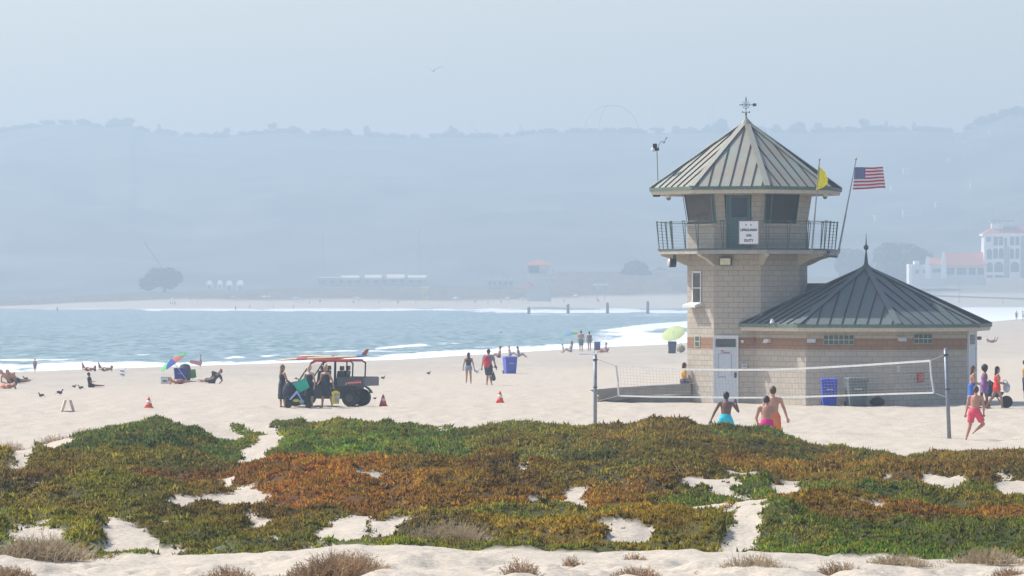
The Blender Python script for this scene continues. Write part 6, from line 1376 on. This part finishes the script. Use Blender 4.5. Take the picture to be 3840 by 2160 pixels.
# far beach people
FP=[];src=None
for px,py in ((118,1144),(125,1145),(222,1144),(167,1138),(284,1137),(450,1136),(640,1146),(648,1146),(656,1146),(740,1140),(937,1160),(1025,1160),(1100,1160),(1160,1142),(1200,1140),(1325,1142),(1490,1142),(1495,1141),(1780,1140),(1785,1141),(1830,1140),(1880,1140),(2060,1138),(2115,1138),(2240,1134),(2245,1136),(1560,1142),(1420,1141),(883,1166),(215,1170)):
    b=hit(px,py,1500) if py<1155 else P(px,py,6.2*F/(py-YH)); 
    if src is None:
        t_,*_r=person(b,'tiny person standing on the hazy far shore',1.7,(0,1),skin='tan',hair=('brown','short'),clothes=[('shorts',(.1,.12,.18),.8)],vox=.05,group='people on the far shore'); src=t_
    else: copytree(src,b,rng.uniform(0,6),None)
# bathers' marker posts in the surf
WP=mat('pile_wood',(.14,.12,.11),.9,.3,4)
for px,y0,y1,lab in ((1983,1150,1178,'leftmost and shortest timber pile in the surf'),(2130,1139,1176,'second timber pile from the left in the surf'),(2278,1133,1176,'third timber pile from the left in the surf'),(2429,1128,1176,'rightmost and tallest timber pile in the surf, nearest the tower')):
    Y=6.2*F/(y1-YH); b=P(px,y1,Y); h_=(y1-y0)/S(Y); o=thing('timber_pile',lab,'pile',b,0,'timber piles standing in the surf'); mb=MB(); mb.tube((0,0,-1.5),(0,0,h_*.9),.48,.42,10); mb.build('post',WP,o); mb=MB(); mb.lathe([(.45,h_*.9),(.3,h_*.98),(.05,h_)],(0,0,0),8); mb.build('cap',FGM,o)
# ---------------------------------------------------------------- villas at right
Y=1830; s=S(Y)
def VP(px,py,y=Y): return P(px,py,y)
o=thing('white_villa','white stepped villa with red tiled roofs and gables left of the arcaded block','villa',VP(3550,1062)); L0=o.location
def vb(mb,x0,x1,y0,y1,d=10,yo=0): a=VP(x0,y0)-L0;b_=VP(x1,y1)-L0; mb.box(((a.x+b_.x)/2,yo+d/2,(a.z+b_.z)/2),(b_.x-a.x,d,a.z-b_.z))
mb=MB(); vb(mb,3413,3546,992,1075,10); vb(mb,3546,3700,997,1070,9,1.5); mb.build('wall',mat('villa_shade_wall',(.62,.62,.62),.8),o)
mb=MB(); vb(mb,3408,3420,990,1075,11,-.4); vb(mb,3430,3448,978,995,8,.5); mb.build('chimney',FW2,o)
for x0,x1,y0 in ((3469,3489,962),(3528,3548,944)):
    mb=MB(); a=VP(x0,1045)-L0; c_=VP(x1,1045)-L0; t_=VP((x0+x1)/2,y0)-L0; k=VP(x0,995)-L0
    mb.loft([[(a.x,y,a.z),(c_.x,y,a.z),(c_.x,y,k.z),(t_.x+.4,y,t_.z),(t_.x-.4,y,t_.z),(a.x,y,k.z)] for y in (-.8,.2)]); mb.build('gable',FW2,o)
for x0,x1,y0,y1 in ((3489,3530,966,992),(3546,3696,946,997)):
    mb=MB(); a=VP(x0,y1)-L0; b_=VP(x1,y0)-L0; mb.loft([[(x,-1.0,a.z),(x,5,b_.z),(x,11,a.z)] for x in (a.x,b_.x)]); mb.build('roof',FRD,o)
for x0,x1,y0,y1 in ((3432,3446,1012,1026),(3462,3470,1012,1024),(3478,3490,1010,1024),(3498,3530,1008,1022),(3552,3580,1004,1030),(3590,3625,1004,1030),(3635,3660,1004,1030),(3668,3690,1004,1030)):
    mb=MB(); vb(mb,x0,x1,y0,y1,.12,-.08 if x0<3546 else 1.42); mb.build('window',FWN,o)
o=thing('arcaded_apartment_block','white three storey block with arched balconies and a red tiled roof','apartment block',VP(3760,1042)); L0=o.location
mb=MB(); vb(mb,3691,3827,884,1042,12); mb.build('wall',FWM,o)
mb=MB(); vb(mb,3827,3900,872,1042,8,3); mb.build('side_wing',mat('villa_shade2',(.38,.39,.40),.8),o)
mb=MB(); vb(mb,3684,3842,876,884,14,-1); mb.build('cornice',FW2,o)
mb=MB(); a=VP(3686,876)-L0; b_=VP(3842,849)-L0; c_=VP(3730,849)-L0; mb.loft([[(a.x,-1,a.z),(c_.x,5,b_.z),(c_.x,7,b_.z),(a.x,13,a.z)],[(b_.x+3,-1,a.z),(b_.x+3,5,b_.z),(b_.x+3,7,b_.z),(b_.x+3,13,a.z)]]); mb.build('roof',FRD,o)
mb=MB(); vb(mb,3722,3765,838,862,4,3); t_=mb.build('rooftop_room',FW2,o); mb=MB(); vb(mb,3717,3804,825,831,6,2); mb.build('flat_canopy',FGM,o)
for x in (3724,3742,3760,3795): mb=MB(); a=VP(x,860)-L0; b_=VP(x,831)-L0; mb.tube((a.x,3,a.z),(b_.x,3,b_.z),.18); mb.build('pillar',FW2,o)
mb=MB(); a=VP(3727,825)-L0; b_=VP(3727,768)-L0; mb.tube((a.x,4,a.z),(b_.x,4,b_.z),.14); mb.build('antenna',FGM,o)
def arch(x0,x1,y0,y1,rd=True):
    mb=MB(); a=VP(x0,y1)-L0;b_=VP(x1,y0)-L0; r=(b_.x-a.x)/2; pts=[(a.x,a.z),(b_.x,a.z)]
    if rd:
        zc=b_.z-r
        pts+=[(a.x+r+r*math.cos(t),zc+r*math.sin(t)) for t in np.linspace(0,math.pi,8)]
    else: pts+=[(b_.x,b_.z),(a.x,b_.z)]
    mb.loft([[(x,y,z) for x,z in pts] for y in (-.12,.05)]); return mb.build('arched_opening' if rd else 'window',FWN,o)
for a in ((3700,3720,933,972),(3724,3742,931,970),(3746,3764,931,970),(3787,3802,931,970),(3808,3822,931,970),(3700,3722,983,1020),(3728,3762,982,1020),(3790,3822,982,1020)): arch(*a)
for a in ((3726,3742,888,920),(3746,3762,888,920),(3767,3776,892,925),(3788,3803,888,920),(3808,3822,888,920),(3698,3716,888,906),(3700,3722,1032,1041),(3730,3762,1032,1041)): arch(*a,rd=False)
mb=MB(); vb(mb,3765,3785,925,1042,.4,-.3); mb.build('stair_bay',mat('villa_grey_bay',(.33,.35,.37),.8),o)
for px,y0,y1 in ((3597,1062,1140),(3762,1118,1142)):
    b=P(px,y1,1770); o=thing('marker_pole','thin pole on the dune in front of the villas','pole',b,0,'poles below the villas'); mb=MB(); mb.tube((0,0,-1),(0,0,(y1-y0)/S(1770)),.16); mb.build('pole',FGM,o); mb=MB(); mb.box((0,0,(y1-y0)/S(1770)),(.6,.2,.4)); mb.build('top_box',FGM,o)
